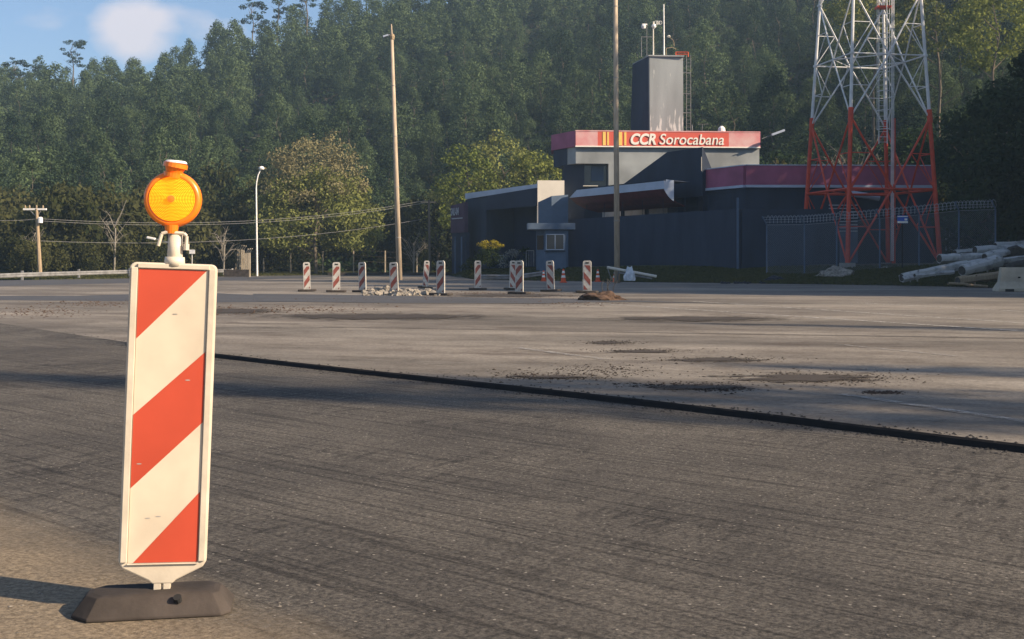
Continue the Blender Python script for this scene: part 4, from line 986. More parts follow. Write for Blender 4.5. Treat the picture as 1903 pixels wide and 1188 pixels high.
MB().tube(P(799, 505, 97), P(797, 372, 97), .12, .09, 8).build('shaft', M['bark'], U2)
MB().box(P(796, 376, 97), (1.3, .12, .12)).build('crossarm', M['wood'], U2)
def wire(name, a, b, sag, label, r=.012):
    pts = [a.lerp(b, t) + Vector((0, 0, -sag * 4 * t * (1 - t))) for t in np.linspace(0, 1, 16)]
    o = MB().path(pts, r, 4).build(name, M['wire']); tag(o, label, 'wire')
e1 = P(790, 373, 96)
wire('overhead_wire', P(78, 407, d), e1, .9, 'upper overhead wire strung from the left utility pole past the amber lamp')
wire('overhead_wire', P(78, 411, d), P(790, 377, 96), .9, 'second overhead wire just below the upper one')
wire('overhead_wire', P(76, 448, d), P(783, 408, 96), .8, 'lowest overhead wire crossing the scrub at left')
wire('overhead_wire', P(-80, 402, 74), P(68, 407, d), .2, 'short stretch of overhead wire left of the left utility pole')

# ------------------------------------------------------------------ guardrails
def guardrail(pts, label, post_step=3.2, zoff=.40):
    r = empty('guardrail', tuple(pts[0]), label, 'guardrail'); mb = MB(); prof = [(-.02, -.125), (.05, -.09), (.05, -.04), (-.02, 0), (.05, .04), (.05, .09), (-.02, .125)]
    vs = []
    for p in pts:
        for q, z in prof: vs.append((p.x, p.y - q, p.z + zoff + z))
    m_ = len(prof); fs = [(i * m_ + k, i * m_ + k + 1, (i + 1) * m_ + k + 1, (i + 1) * m_ + k) for i in range(len(pts) - 1) for k in range(m_ - 1)]
    mb.add(vs, fs); o = mb.build('rail', M['steel'], r); s_ = o.modifiers.new('thick', 'SOLIDIFY'); s_.thickness = .02
    for a, b in zip(pts[:-1], pts[1:]):
        n = max(1, int((b - a).length / post_step))
        for k in range(n): p = a.lerp(b, k / n); MB().box((p.x, p.y + .1, p.z + .22), (.12, .14, .9)).build('post', M['steel'], r)
    p = pts[-1]; MB().box((p.x, p.y, p.z + zoff), (.1, .14, .36)).build('end_cap', M['white'], r)
def gpt(px, d): x = X(px, d); return Vector((x, d, Tz(x, d)))
guardrail([gpt(-160, 64), gpt(40, 71.2), gpt(240, 79.5), gpt(432, 91)], 'long galvanised guardrail along the far left verge')
guardrail([gpt(893, 69), gpt(960, 69), gpt(1018, 68.5)], 'short guardrail in front of the gate building and booth', 2.0, .48)

# slatted concrete fence at left of the lamp
Fs = empty('concrete_fence', (X(450, 88), 88, 0), 'short run of close concrete posts with bent tops left of the street lamp', 'fence')
for k in range(8):
    t_ = k / 7; px = 464 - 26 * t_; dd = 86 + 13 * t_; x = X(px, dd); z = Tz(x, dd)
    mb = MB().box((x, dd, z + 1.05), (.11, .11, 2.1)); mb.tube((x, dd, z + 2.08), (x + .25, dd - .2, z + 2.42), .055, n=4); mb.build('post', M['post'], Fs)
a = Vector((X(465, 86.2), 86.2, 0)); b = Vector((X(437, 99), 99, 0))
MB().add([a, b, b + Vector((0, 0, 2.1)), a + Vector((0, 0, 2.1))], [(0, 1, 2, 3)]).build('wire_mesh', M['mesh'], Fs)
MB().box((X(440, 86), 86, .3), (1.9, .3, .55)).build('low_wall', M['rubber'], Fs)
Wf = empty('wire_fence', (X(600, 101), 101, 0), 'low wire fence with pale posts below the broad olive tree', 'fence')
fx = [(490, 99, 480), (540, 100, 470), (600, 101, 467), (657, 102, 462), (716, 104, 466), (775, 106, 470)]
for px, dd, top in fx: x = X(px, dd); z = Tz(x, dd); MB().box((x, dd, (z - .2 + Z(top, dd)) / 2), (.1, .1, Z(top, dd) - z + .2)).build('post', M['post'], Wf)
mb = MB()
for (p1_, d1, t1), (p2_, d2, t2) in zip(fx[:-1], fx[1:]):
    for dz in (.1, .6, 1.1): mb.tube(P(p1_, t1, d1) - Vector((0, 0, dz)), P(p2_, t2, d2) - Vector((0, 0, dz)), .005, n=3)
mb.build('wire', M['bark'], Wf)
# distant roadside bank piece behind delineators
o = MB().prism([(X(610, 97), 97), (X(850, 97), 97), (X(850, 97), 97.3), (X(610, 97), 97.3)], -.2, .25).build('low_kerb', M['rubber']); tag(o, 'low dark kerb wall below the wire fence', 'kerb')

# planting by the gate
def shrub(name, px, d, H, R, m, label, zb_=None, extra=None, w=1):
    x = X(px, d); r = empty(name, (x, d, Tz(x, d)), label, 'shrub'); rng = np.random.default_rng(int(px + d))
    c = bpy.data.objects.new('foliage', card_mesh('foliage', dome(rng, H, R, 0, int(26 * w), .4 * R, 260, .14), LEAF[m])); col.objects.link(c); c.parent = r
    if extra:
        V = dome(rng, H + .28, R * .9, H * .82, 40, .2 * R, 420, .12); c = bpy.data.objects.new('tips', card_mesh('tips', V, LEAF[extra])); col.objects.link(c); c.parent = r
    return r
shrub('hedge', 911, 79, 1.9, 1.0, 'hedge', 'dark clipped hedge with golden tips in front of the gate building', extra='gold', w=1.6)
shrub('shrub', 952, 77, 1.5, .75, 'pale', 'silvery grey shrub between the golden hedge and the guard booth')
shrub('shrub', 875, 80, 1.1, .8, 'hedge', 'low dark shrub left of the golden hedge')
shrub('shrub', 972, 78, 1.6, .5, 'hedge', 'thin dark shrub beside the iron gate')

# blue sign on a post
S_ = empty('blue_sign', (X(1677, 60), 60, Tz(X(1677, 60), 60)), 'small blue and white sign on a thin dark post in front of the tower', 'sign')
MB().tube((X(1677, 60), 60.03, Tz(X(1677, 60), 60) - .1), P(1677, 402, 60.03), .035, n=6).build('post', M['black'], S_)
sb = MB().box(P(1677.5, 408, 60), (.56, .03, .42)).build('sign_plate', M['bluesign'], S_)
MB().box(P(1677.5, 413, 59.97), (.54, .02, .1)).build('white_stripe', M['textwhite'], sb)
MB().box(P(1677.5, 402.5, 59.97), (.54, .02, .05)).build('white_stripe', M['textwhite'], sb)
MB().box(P(1683.5, 408, 59.97), (.14, .02, .1)).build('white_mark', M['textwhite'], sb)

# ------------------------------------------------------------------ delineators
PXS = [(571, 543.5, 1, 'leftmost delineator, standing where the far row begins', 'upright'),
       (625, 545, 1, 'second delineator from the left, standing on pale pavement', ''),
       (674, 545, 1, 'third delineator from the left, shaded, just left of the rubble', ''),
       (733, 547, 1, 'fourth delineator from the left, standing beside the concrete rubble', ''),
       (790, 538, -1, 'narrow battered delineator behind the rubble, stripes falling to the right', 'tattered'),
       (819, 551, 1, 'nearest and largest delineator of the far row, right of the rubble', ''),
       (888, 541, 1, 'sunlit delineator standing alone in front of the golden hedge', ''),
       (952, 541, -1, 'sunlit delineator with falling stripes, half hidden by the one beside it', ''),
       (965, 548.5, 1, 'shaded delineator overlapping the sunlit one in front of the guard booth', ''),
       (1024, 544, -1, 'shaded delineator leaning a little in front of the guard booth wall corner', ''),
       (1091, 546.5, -1, 'rightmost delineator of the far row, beside the soil mound', '')]
def far_delineator(dirn):
    r = empty('delineator', (0, 0, 0))
    mb = MB(); W2, H = .158, 1.03; n = 6
    out = [(-W2, .07), (W2, .07), (W2, H - .08)] + [(W2 - .08 + .08 * math.cos(a), H - .08 + .08 * math.sin(a)) for a in np.linspace(0, math.pi / 2, n)[1:]] + [(-W2 + .08 - .08 * math.sin(a), H - .08 + .08 * math.cos(a)) for a in np.linspace(0, math.pi / 2, n)]
    mb.slab([(x, -.025, z) for x, z in out], (0, .05, 0)); b = mb.build('panel', M['far_white'], r)
    MB().box((0, -.028, H - .075), (.13, .012, .045)).build('handle_slot', M['black'], b)
    w, z0, z1 = .125, .10, H - .15; f = MB().sheet([(-w, -.028, z0), (w, -.028, z0), (w, -.028, z1), (-w, -.028, z1)]).build('stripe_face', M['far_white'], r)
    mb = MB(); per = .42; sl = .26
    for k in range(-1, 4):
        a = z0 + k * per + (.03 if dirn > 0 else .12); b_ = a + .20
        L_, R_ = ((a, a + sl), (b_, b_ + sl)) if dirn > 0 else ((a + sl, a), (b_ + sl, b_))
        q = [(-w, L_[0]), (w, L_[1]), (w, R_[1]), (-w, R_[0])]
        # clip to face
        def clip(poly, zc, keep):
            o_ = []
            for i in range(len(poly)):
                p, q_ = poly[i], poly[(i + 1) % len(poly)]; ip = keep(p[1]); iq = keep(q_[1])
                if ip: o_.append(p)
                if ip != iq: t_ = (zc - p[1]) / (q_[1] - p[1]); o_.append((p[0] + (q_[0] - p[0]) * t_, zc))
            return o_
        q = clip(q, z0, lambda z: z >= z0); q = clip(q, z1, lambda z: z <= z1) if q else q
        if len(q) > 2: mb.sheet([(x, -.032, z) for x, z in q])
    mb.build('red_stripe', M['far_red'], r)
    mb = MB(); mb.prism([(-.42, -.1), (-.36, -.19), (.36, -.19), (.42, -.1), (.42, .1), (.36, .19), (-.36, .19), (-.42, .1)], 0, .07); o = mb.build('rubber_base', M['rubber'], r, .02)
    return r
pr = {1: far_delineator(1), -1: far_delineator(-1)}; used = {1: False, -1: False}
for px, yb, dirn, lab, st in PXS:
    d = GD(yb - 1.5); r = pr[dirn] if not used[dirn] else copy_tree(pr[dirn]); used[dirn] = True
    r.location = (X(px, d), d, .012); tgt = (CZ + (HY - (488 if px < 780 else 485)) / F * d) / 1.03
    wsc = {571: .85, 625: .9, 790: .75, 888: .85, 952: .82}.get(px, 1.0)
    r.scale = (wsc, 1, tgt); r.rotation_euler = (0, math.radians({790: 4, 1024: -2.5}.get(px, rnd.uniform(-2.4, 2.4))), math.radians({571: 8, 625: 4, 888: 14, 952: 15, 790: 18, 1091: -12, 733: -17}.get(px, -27)))
    tag(r, 'red and white ' + lab, 'delineator', 'delineators around the rubble')
def shift_tree():
    pass

# cones
def cone_proto():
    r = empty('traffic_cone', (0, 0, 0)); MB().box((0, 0, .02), (.40, .40, .04)).build('base', M['orange'], r, .01)
    MB().lathe([(.145, .04), (.045, .70), (.035, .72)], n=14).build('cone_body', M['orange'], r)
    for z in (.26, .50): MB().lathe([(.147 - .1 * (z - .04) / .66 * 1.0, z), (.147 - .1 * (z + .12 - .04) / .66, z + .12)], n=14).build('white_collar', M['white'], r)
    return r
cp = cone_proto(); first = True
for px, yb, s, lab in [(1010, 523, .9, 'dim orange cone half hidden behind the shaded delineator'), (1047, 525.5, 1.05, 'orange traffic cone with pale collar standing clear, right of the guard booth'),
                       (1111, 524, .98, 'orange traffic cone just right of the rightmost delineator'), (1143, 524.5, .95, 'orange traffic cone with pale collar at the foot of the fallen rail')]:
    r = cp if first else copy_tree(cp); first = False; d = GD(yb); r.location = (X(px, d), d, .005); r.scale = (s, s, s); tag(r, lab, 'traffic cone', 'orange traffic cones')
# fallen rail with sack
d = 61
R_ = empty('fallen_rail', (X(1170, d), d, 0), 'fallen pale barrier rail propped up near the cones', 'barrier rail')
MB().tube(P(1128, 497, d), P(1220, 514, d), .075, n=8).build('upper_bar', M['cladding'], R_)
MB().tube(P(1150, 507, d), P(1212, 518, d), .05, n=6).build('lower_bar', M['steel'], R_)
MB().path([P(1128, 495, d), P(1136, 520, d)], .03, 5).path([P(1150, 504, d), P(1146, 524, d + .4)], .03, 5).build('stand', M['steel'], R_)
rng = np.random.default_rng(4)
def lump(name, c, size, m, seed, label, cat, n=14, rough=.22, flatb=True):
    bm = bmesh.new(); bmesh.ops.create_icosphere(bm, subdivisions=4, radius=1); rg = np.random.default_rng(seed); K = rg.normal(0, 1, (n, 3)) * 2.2; A = rg.uniform(0, 6.28, n)
    for v in bm.verts:
        p = np.array(v.co[:]); f = 1 + rough * float(np.mean(np.sin(K @ p * 1.4 + A))) * 2.2 + rough * .35 * float(np.mean(np.sin(K @ p * 5 + A))) * 2; z = v.co.z * f
        v.co = Vector((v.co.x * f * size[0], v.co.y * f * size[1], max(z, -.05) * size[2] if flatb else z * size[2]))
    me = bpy.data.meshes.new(name); bm.to_mesh(me); bm.free(); me.materials.append(m)
    o = bpy.data.objects.new(name, me); col.objects.link(o); o.location = c
    if label: tag(o, label, cat)
    return o
lump('plastic_sack', P(1170, 521, d - .3), (.34, .2, .62), M['bag'], 3, 'crumpled white plastic sack hanging on the fallen rail', 'sack', rough=.4)
g = GP(1117, 558); lump('soil_mound', (g.x, g.y, 0), (.72, .5, .25), M['soil'], 5, 'brown mound of soil right of the rightmost delineator', 'soil mound', rough=.5)
mb = MB(); g = GP(1128, 550)
for k in range(4):
    b = Vector((g.x + .1 * k - .1, g.y, 0)); mb.path([b, b + Vector((-.08 + .1 * (k % 2), 0, .3)), b + Vector((.06 * k - .05, .05, .5 + .08 * (k % 3))), b + Vector((.12, 0, .42))], .012, 5)
tag(mb.build('twisted_rebar', M['logdk']), 'twisted dark steel wires sticking up behind the soil mound', 'rebar')
# rubble
mb = MB(); rg = random.Random(5)
for i in range(420):
    px = rg.gauss(745, 45); py = rg.uniform(541, 550) - (abs(px - 700) < 14) * rg.uniform(0, 4); 
    if not 675 < px < 830: continue
    g = GP(px, py); s = .03 + .15 * rg.random() ** 2.2; mb.box((g.x, g.y, s * .25), (s * rg.uniform(.8, 2.2), s, s * rg.uniform(.4, .9)), Matrix.Rotation(rg.uniform(0, 3), 3, 'Z') @ Matrix.Rotation(rg.uniform(-.6, .6), 3, 'X') @ Matrix.Rotation(rg.uniform(-.6, .6), 3, 'Y'))
tag(mb.build('concrete_rubble', M['stone']), 'scattered broken concrete rubble between the delineators', 'rubble', kind='stuff')
lump('rubble_block', GP(719, 545) + Vector((0, 0, .1)), (.38, .2, .2), M['stone'], 12, 'largest pale broken concrete block in the rubble', 'concrete block', rough=.5)
# scattered clods
def clods(name, boxes, n, m, smin, smax, seed, label, z0=0.0, hk=1.0):
    mb = MB(); rg = random.Random(seed)
    for i in range(n):
        bx = rg.choice(boxes); cx, cy, sx_, sy_ = bx; px = rg.gauss(cx, sx_); py = rg.gauss(cy, sy_); g = GP(px, max(py, 530), z0); s = rg.uniform(smin, smax) * (1 if rg.random() < .93 else 1.7)
        t = rg.uniform(0, 6.28); k = 5; vs = [(g.x + s * rg.uniform(.7, 1.2) * math.cos(t + 6.283 * i_ / k), g.y + s * rg.uniform(.7, 1.2) * math.sin(t + 6.283 * i_ / k), z0 + .002) for i_ in range(k)] + [(g.x, g.y, z0 + s * rg.uniform(.3, .7) * hk)]
        mb.add(vs, [(i_, (i_ + 1) % k, k) for i_ in range(k)])
    tag(mb.build(name, m), label, 'soil', kind='stuff')
clods('soil_clods', [(1140, 637, 30, 2), (1200, 652, 60, 2), (1330, 668, 70, 3), (1500, 700, 90, 6), (1560, 705, 60, 5), (1250, 716, 70, 3), (1330, 723, 45, 3), (1000, 700, 70, 5), (1640, 730, 20, 1.5), (1120, 690, 60, 6)], 4200, M['mud'], .004, .016, 3, 'dark soil clods scattered over the pale pavement')
clods('soil_clods', [(430, 577, 60, 4), (560, 575, 80, 4), (940, 549, 90, 4), (700, 556, 120, 3), (60, 580, 60, 5), (180, 565, 50, 3), (1050, 562, 60, 4), (890, 546, 40, 2)], 2600, M['soil'], .008, .035, 4, 'brown soil crumbs strewn near the delineators')
clods('gravel_bits', [(700, 870, 500, 50), (1200, 1020, 500, 80), (300, 1120, 200, 30)], 420, M['stone'], .002, .006, 6, 'tiny pale stones scattered over the milled paving', -.05)
mb = MB(); rg = random.Random(77)
for i in range(900):
    e = rg.choice(EDGE[8:-7]); e2 = EDGE[min(len(EDGE) - 1, EDGE.index(e) + 1)]; t = rg.random(); s = rg.uniform(.004, .016); x_ = e[0] + (e2[0] - e[0]) * t + rg.gauss(0, .05); y_ = e[1] + (e2[1] - e[1]) * t - abs(rg.gauss(.08, .12)) * (1 if rg.random() < .7 else -.6)
    on = y_ > e[1] + (e2[1] - e[1]) * t; z_ = .002 if on else -.049
    if not on: y_ -= .03
    mb.add([(x_ + s * math.cos(q), y_ + s * math.sin(q), z_) for q in (0, 1.3, 2.6, 3.9, 5.2)] + [(x_, y_, z_ + s * .6)], [(q, (q + 1) % 5, 5) for q in range(5)])
tag(mb.build('edge_crumbs', M['crack']), 'asphalt crumbs along the cut edge of the milled strip', 'gravel', kind='stuff')
for k, (cx_, cy_, rx, ry) in enumerate([(1130, 637, 55, 5), (1195, 653, 110, 5), (1330, 668, 140, 6), (1490, 702, 230, 14), (1290, 719, 150, 7), (1020, 700, 120, 6), (430, 578, 140, 8), (950, 549, 180, 5), (1300, 592, 260, 8), (700, 588, 320, 10)]):
    vs = []; fs = []; n_ = 28; g = GP(cx_, cy_, .006 + k * .001); vs.append(g); vals = [1.0]
    for ring in (.5, 1.0):
        for i in range(n_): a = 6.283 * i / n_; vs.append(GP(cx_ + rx * ring * math.cos(a), cy_ + ry * ring * math.sin(a), .006 + k * .001)); vals.append(1 - ring)
    fs = [(0, 1 + i, 1 + (i + 1) % n_) for i in range(n_)] + [(1 + i, 1 + n_ + i, 1 + n_ + (i + 1) % n_, 1 + (i + 1) % n_) for i in range(n_)]
    o = MB().add(vs, fs).build('soil_stain', M['soilpatch']); at = o.data.attributes.new('edge', 'FLOAT', 'POINT'); at.data.foreach_set('value', vals)
    tag(o, kind='structure', label='thin spread of dark soil on the pavement')
# tarpaulin, dark litter, rock pile
g = GP(1440, 527); lump('tarpaulin_heap', (g.x, g.y, 0), (.75, .4, .34), M['tarp'], 8, 'dark crumpled tarpaulin heap at the edge of the grass', 'tarpaulin', rough=.4)
mb = MB(); rg = random.Random(8)
for i in range(60): g = GP(rg.uniform(1335, 1425), rg.uniform(525.5, 528)); mb.box((g.x, g.y, .05), (rg.uniform(.05, .3), .1, .07), Matrix.Rotation(rg.uniform(-.5, .5), 3, 'Y'))
tag(mb.build('debris_strip', M['tarp']), 'strip of dark broken debris left of the tarpaulin heap', 'debris', kind='stuff')
x = X(1552, 60); lump('rock_pile', (x, 60, Tz(x, 60)), (.95, .6, .5), M['stone'], 21, 'grey rough rock pile on the grass in front of the lattice tower', 'rock pile', rough=.55)
x = X(1645, 61); lump('stone', (x, 61, Tz(x, 61)), (.25, .2, .1), M['concrete'], 22, 'small pale stone on the grass beside the blue sign post', 'stone')
# logs
LG = [((1676, 516), (1795, 492), 52, .22, 'long pale log at the front left of the pile, lying lowest'), ((1788, 503), (1858, 484), 50.6, .26, 'pale log continuing behind the front left log'),
      ((1676, 519), (1706, 515), 51.5, .13, 'short broken pale stub under the front left log'), ((1746, 481), (1850, 478), 54, .23, 'pale rounded log sticking out left at mid height'),
      ((1768, 497), (1905, 472), 53.4, .17, 'thinner pale log lying between the front and middle logs'), ((1812, 465), (1930, 461), 55.5, .22, 'topmost pale log of the pile'),
      ((1830, 478), (1896, 463), 53, .2, 'pale log ending in a dark hollow near the right edge'), ((1780, 522), (1860, 512), 49.8, .2, 'brownish log lying on the ground under the pile'),
      ((1775, 470), (1842, 462), 56.5, .15, 'thin pale log at the back of the pile'), ((1850, 456), (1960, 450), 57, .15, 'highest thin log cut by the right edge'), ((1820, 492), (1915, 478), 52, .14, 'dark stained log among the middle logs'),
      ((1795, 489), (1880, 470), 54.6, .13, 'thin split log wedged under the topmost log'), ((1700, 512), (1772, 506), 51.2, .09, 'slim pale branch lying along the front left log'), ((1840, 470), (1935, 468), 56, .16, 'pale log end just below the highest thin log'), ((1762, 526), (1835, 532), 48.6, .05, 'thin brown stick lying on the ground before the pile'), ((1865, 505), (1960, 480), 52, .3, 'thick dark log half hidden by the concrete barrier')]
for k, ((a0, a1), (b0, b1), dd, r, lab) in enumerate(LG):
    a = P(a0, a1, dd); b = P(b0, b1, dd + .9); rg = random.Random(k + 40)
    E = empty('log', tuple(a), lab, 'log', 'logs in the pile at the right')
    mb = MB(); n = 9; vs = []; u = (b - a).normalized(); q = u.to_track_quat('Z', 'Y'); ax = q @ Vector((1, 0, 0)); ay = q @ Vector((0, 1, 0)); m_ = 12
    jit = [rg.uniform(.82, 1.12) for _ in range(m_)]
    for i in range(n):
        c = a.lerp(b, i / (n - 1)) + Vector((0, 0, rg.uniform(-.02, .02))); rr = r * rg.uniform(.92, 1.08)
        for j_ in range(m_): t_ = 6.283 * j_ / m_; vs.append(c + ax * rr * jit[j_] * math.cos(t_) + ay * rr * jit[j_] * math.sin(t_))
    mb.add(vs, [(i * m_ + j_, i * m_ + (j_ + 1) % m_, (i + 1) * m_ + (j_ + 1) % m_, (i + 1) * m_ + j_) for i in range(n - 1) for j_ in range(m_)] + [tuple(range(m_))[::-1], tuple(range((n - 1) * m_, n * m_))])
    for i in range(3):
        c = a.lerp(b, rg.uniform(.1, .9)); dv = (ax * math.cos(i * 2.4) + ay * math.sin(i * 2.4)); mb.tube(c, c + dv * r * 1.45, r * .3, r * .15, 6)
    dark = 'dark' in lab or 'thick' in lab
    mb.build('bark', M['logdk'] if 'thick' in lab else (M['wood'] if ('brown' in lab) else M['log']), E)
    mb = MB(); 
    for e_, s_ in ((a, -1), (b, 1)): mb.tube(e_ + u * s_ * .005, e_ + u * s_ * .02, r * .8, n=12)
    mb.build('cut_end', M['logdk'], E)
o = lump('brush_heap', P(1895, 500, 54), (1.1, .8, 1.0), M['logdk'], 31, 'dark heap of roots and brush inside the log pile', 'brush heap', rough=.6, flatb=False)
# concrete barrier
d = 44; JB = MB(); yb_, yt_ = 553, 497; x0 = X(1850, d); zt_ = Z(497, d)
prof = [(-.30, .0), (-.30, .12), (-.15, .38), (-.08, zt_), (.08, zt_), (.15, .38), (.30, .12), (.30, .0)]
xa = x0 + .22; 
vs = [(x0, d + y_, z) if z < .3 else (x0 + (.12 if z < .5 else .18), d + y_, z) for y_, z in prof] + [(x0 + 3.2, d + y_ + .5, z) for y_, z in prof]
n = len(prof); JB.add(vs, [tuple(range(n)), tuple(range(n, 2 * n))[::-1]] + [(i, i + n, (i + 1) % n + n, (i + 1) % n) for i in range(n)])
jb = empty('concrete_barrier', (x0, d, 0), 'cream concrete road barrier cut by the right edge of the photo', 'barrier'); JB.build('body', M['barrier'], jb, .02)
MB().box((x0 + .42, d - .28, .05), (.3, .15, .1)).build('lifting_slot', M['black'], jb); MB().tube((x0 + .9, d - .12, .55), (x0 + .9, d + .2, .55), .03, n=8).build('bolt_hole', M['black'], jb)

# ------------------------------------------------------------------ near delineator
d0 = 3.92; ND = empty('warning_delineator', (X(300, d0), d0, -.05), 'large near red and white striped delineator with an amber warning lamp on top', 'delineator')
phi = math.radians(13); lean = math.radians(2.1)
Rm = Matrix.Rotation(lean, 3, 'Y') ; Rm = Matrix.Rotation(phi, 3, 'Z') @ Rm
org = Vector((X(300, d0), d0, -.05))
def L3(u, w, n=0): return org + Rm @ Vector((u, -n, w))
def hmap(py): return 0
def wz(py): return (Z(py, d0) + .05)
hw = .1455; ft = wz(489); fb = wz(1046); tb = wz(1079); sb_ = wz(1093) - .02
def rounded(hw, z0, z1, r, taper=None, n=5):
    pts = []
    for a in np.linspace(0, math.pi / 2, n): pts.append((hw - r + r * math.cos(a), z1 - r + r * math.sin(a)))
    for a in np.linspace(math.pi / 2, math.pi, n): pts.append((-hw + r + r * math.cos(a), z1 - r + r * math.sin(a)))
    if taper: pts += [(-hw, z0 + .008), (-hw + .012, z0 - .012), (-taper[0] - .012, taper[1] + .006), (-taper[0], taper[1] - .006), (taper[0], taper[1] - .006), (taper[0] + .012, taper[1] + .006), (hw - .012, z0 - .012), (hw, z0 + .008)]
    else: pts += [(-hw, z0), (hw, z0)]
    return pts
mb = MB(); out = rounded(hw, fb, ft, .022, (.034, tb)); pts = [L3(u, w, .022) for u, w in out]
nrm = Rm @ Vector((0, 1, 0)); mb.slab(pts, nrm * .044); mb.build('frame', M['cream'], ND, .005)
# raised rim around the face
iu = .1155; iz1 = wz(501); iz0 = wz(1042)
mb = MB()
def bar(u0, u1, w0_, w1_, n0=.020, n1=.031):
    return mb.add([L3(u, w, n) for n in (n0, n1) for u, w in ((u0, w0_), (u1, w0_), (u1, w1_), (u0, w1_))], [(3, 2, 1, 0), (4, 5, 6, 7), (0, 1, 5, 4), (1, 2, 6, 5), (2, 3, 7, 6), (3, 0, 4, 7)])
bar(-hw + .006, -iu - .003, fb + .01, ft - .018); bar(iu + .003, hw - .006, fb + .01, ft - .018); bar(-iu - .003, iu + .003, iz1 + .003, ft - .004); bar(-iu - .003, iu + .003, fb + .001, iz0 - .003)
mb.build('rim', M['cream'], ND, .004)
# face
fz = .0235
f = MB().sheet([L3(-iu, iz0, fz), L3(iu, iz0, fz), L3(iu, iz1, fz), L3(-iu, iz1, fz)]).build('striped_face', M['face_white'], ND)
Hh = iz1 - iz0
def yl(py): return wz(py) 
mb = MB()
mb.sheet([L3(-iu, yl(630), fz + .001), L3(iu - .005, iz1, fz + .001), L3(-iu, iz1, fz + .001)])
mb.sheet([L3(-iu, yl(905), fz + .001), L3(iu, yl(783), fz + .001), L3(iu, yl(652), fz + .001), L3(-iu, yl(770), fz + .001)])
mb.sheet([L3(-iu + .018, iz0, fz + .001), L3(iu, iz0, fz + .001), L3(iu, yl(912), fz + .001)])
mb.build('red_stripe', M['face_red'], f)
mb = MB(); 
for u, py in ((.01, 583), (-.055, 960), (-.02, 957), (.06, 705), (-.09, 860)): mb.sheet([L3(u + .009 * math.cos(a), wz(py) + .002 * math.sin(a), fz + .0015) for a in np.linspace(0, 6.283, 9)[:-1]])
mb.build('scuff_mark', M['concrete'], f)
# stem and funnel rib
mb = MB()
for u in (-.016, .016): mb.add([L3(u + a, w, n) for n in (-.02, .02) for a, w in ((-.012, .04), (.012, .04), (.012, tb + .01), (-.012, tb + .01))], [(3, 2, 1, 0), (4, 5, 6, 7), (0, 1, 5, 4), (1, 2, 6, 5), (2, 3, 7, 6), (3, 0, 4, 7)])
mb.add([L3(a, w, n) for n in (.0, .012) for a, w in ((-.01, .04), (.01, .04), (.01, tb + .01), (-.01, tb + .01))], [(3, 2, 1, 0), (4, 5, 6, 7), (0, 1, 5, 4), (1, 2, 6, 5), (2, 3, 7, 6), (3, 0, 4, 7)])
mb.build('stem', M['cream'], ND, .002)
# post, bracket, lamp
pu = .0
mb = MB().tube(L3(pu, ft - .01), L3(pu, wz(436)), .027, .024, 16); mb.tube(L3(pu, ft - .01), L3(pu, ft + .022), .036, .033, 16); mb.build('post', M['cream'], ND, smooth=True)
mb = MB().path([L3(-.055, wz(458), .02), L3(-.045, wz(435), .02), L3(-.030, wz(432), .02), L3(.028, wz(433), .02), L3(.038, wz(438), .02), L3(.038, wz(460), .02)], .006, 8)
mb.tube(L3(.038, wz(452), .02), L3(.038, wz(464), .02), .010, n=8); mb.build('bracket', M['cream'], ND)
LR = Matrix.Rotation(phi - math.radians(6), 3, 'Z') @ Matrix.Rotation(math.radians(90), 3, 'X')
lc = L3(.0, wz(370)); lc.x = X(320, d0)
rr = 52 / F * d0
lm = MB().lathe([(rr * .55, -.030), (rr * .93, -.024), (rr, -.010), (rr, .012), (rr * .95, .020), (rr * .84, .026), (rr * .80, .022)], lc, 40, M=LR).build('warning_lamp', M['amber'], ND, smooth=True)
mb = MB(); prf = [(rr * .80, .020)]
for k in range(13): q = rr * (.78 - k * .052); prf += [(q, .030 + .012 * (k / 13)), (q - rr * .022, .026 + .012 * (k / 13))]
prf += [(rr * .14, .040), (.001, .043)]
mb.lathe(prf, lc, 40, M=LR); mb.build('lens', M['lens'], lm)
MB().lathe([(rr * .13, .038), (rr * .12, .046), (.001, .047)], lc, 20, M=LR).build('lens_centre', M['amber'], lm)
mb = MB(); c1 = P(322, 322, d0); c2 = P(326, 309, d0); c3 = P(327, 304, d0)
mb.tube(P(320, 330, d0), c1, .030, .032, 20); mb.tube(c1, c2, .026, .036, 20); mb.tube(P(325.5, 312, d0), c3, .041, .041, 20); mb.build('lamp_neck', M['amber'], lm)
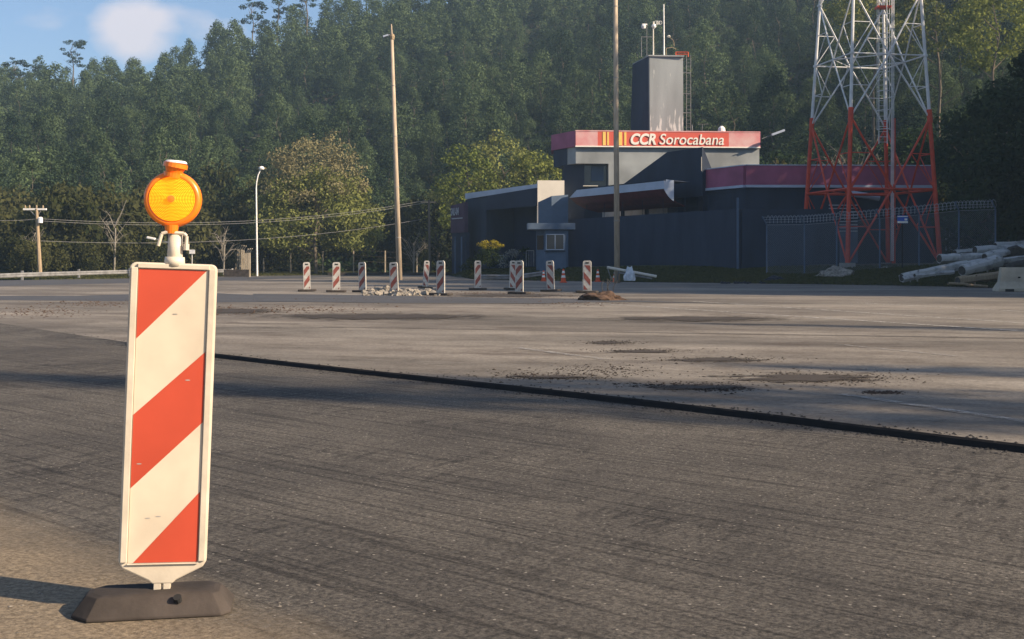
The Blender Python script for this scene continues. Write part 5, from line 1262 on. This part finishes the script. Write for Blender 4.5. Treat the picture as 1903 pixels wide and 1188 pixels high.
MB().tube(c3, P(327.4, 299, d0), .039, .034, 20).build('lamp_cap', M['white'], lm, .003)
MB().tube(P(319, 418, d0), P(318.5, 434, d0), .024, .021, 16).build('lamp_socket', M['amber'], lm)
# rubber foot
zo = -.05; fc = Vector((X(289, d0), d0 - .005, 0)); RF = Matrix.Rotation(math.radians(10), 3, 'Z')
def oct_(a, b, c, z): return [fc + RF @ Vector((x_, y_, 0)) + Vector((0, 0, z)) for x_, y_ in ((-a, -b + c), (-a + c, -b), (a - c * .5, -b), (a, -b + c * .5), (a, b - c), (a - c, b), (-a + c, b), (-a, b - c))]
mb = MB(); rings = [oct_(.262, .135, .06, zo + .002), oct_(.262, .135, .06, zo + .012), oct_(.222, .080, .045, zo + .066), oct_(.20, .065, .04, zo + .070)]
vs = [p for r_ in rings for p in r_]; fs = [tuple(range(8))[::-1], tuple(range(24, 32))] + [(k * 8 + i, k * 8 + (i + 1) % 8, (k + 1) * 8 + (i + 1) % 8, (k + 1) * 8 + i) for k in range(3) for i in range(8)]
mb.add(vs, fs); ft_ = mb.build('rubber_base', M['rubber'], ND, .003)
c = fc + RF @ Vector((.088, -.098, 0)); MB().tube(Vector((c.x, c.y, zo + .05)), Vector((c.x + .0, c.y - .01, zo + .066)), .014, n=10).build('hole', M['black'], ft_)

# ------------------------------------------------------------------ haze
HZ = True
if HZ:
    m = bpy.data.materials.new('haze_air'); m.use_nodes = True; t = m.node_tree; t.nodes.clear(); out = t.nodes.new('ShaderNodeOutputMaterial'); pv = t.nodes.new('ShaderNodeVolumePrincipled')
    pv.inputs['Color'].default_value = (.52, .76, 1, 1); pv.inputs['Density'].default_value = .0006; pv.inputs['Anisotropy'].default_value = .2
    t.links.new(pv.outputs[0], out.inputs['Volume'])
    zmin = float(ZZ.min()) - 1
    o = MB().box((0, 200, (zmin + 130) / 2), (1500, 1100, 130 - zmin)).build('haze', m); tag(o, 'thin bluish air between the plaza and the hillside', 'haze', kind='stuff')
print('objects', len(bpy.data.objects))
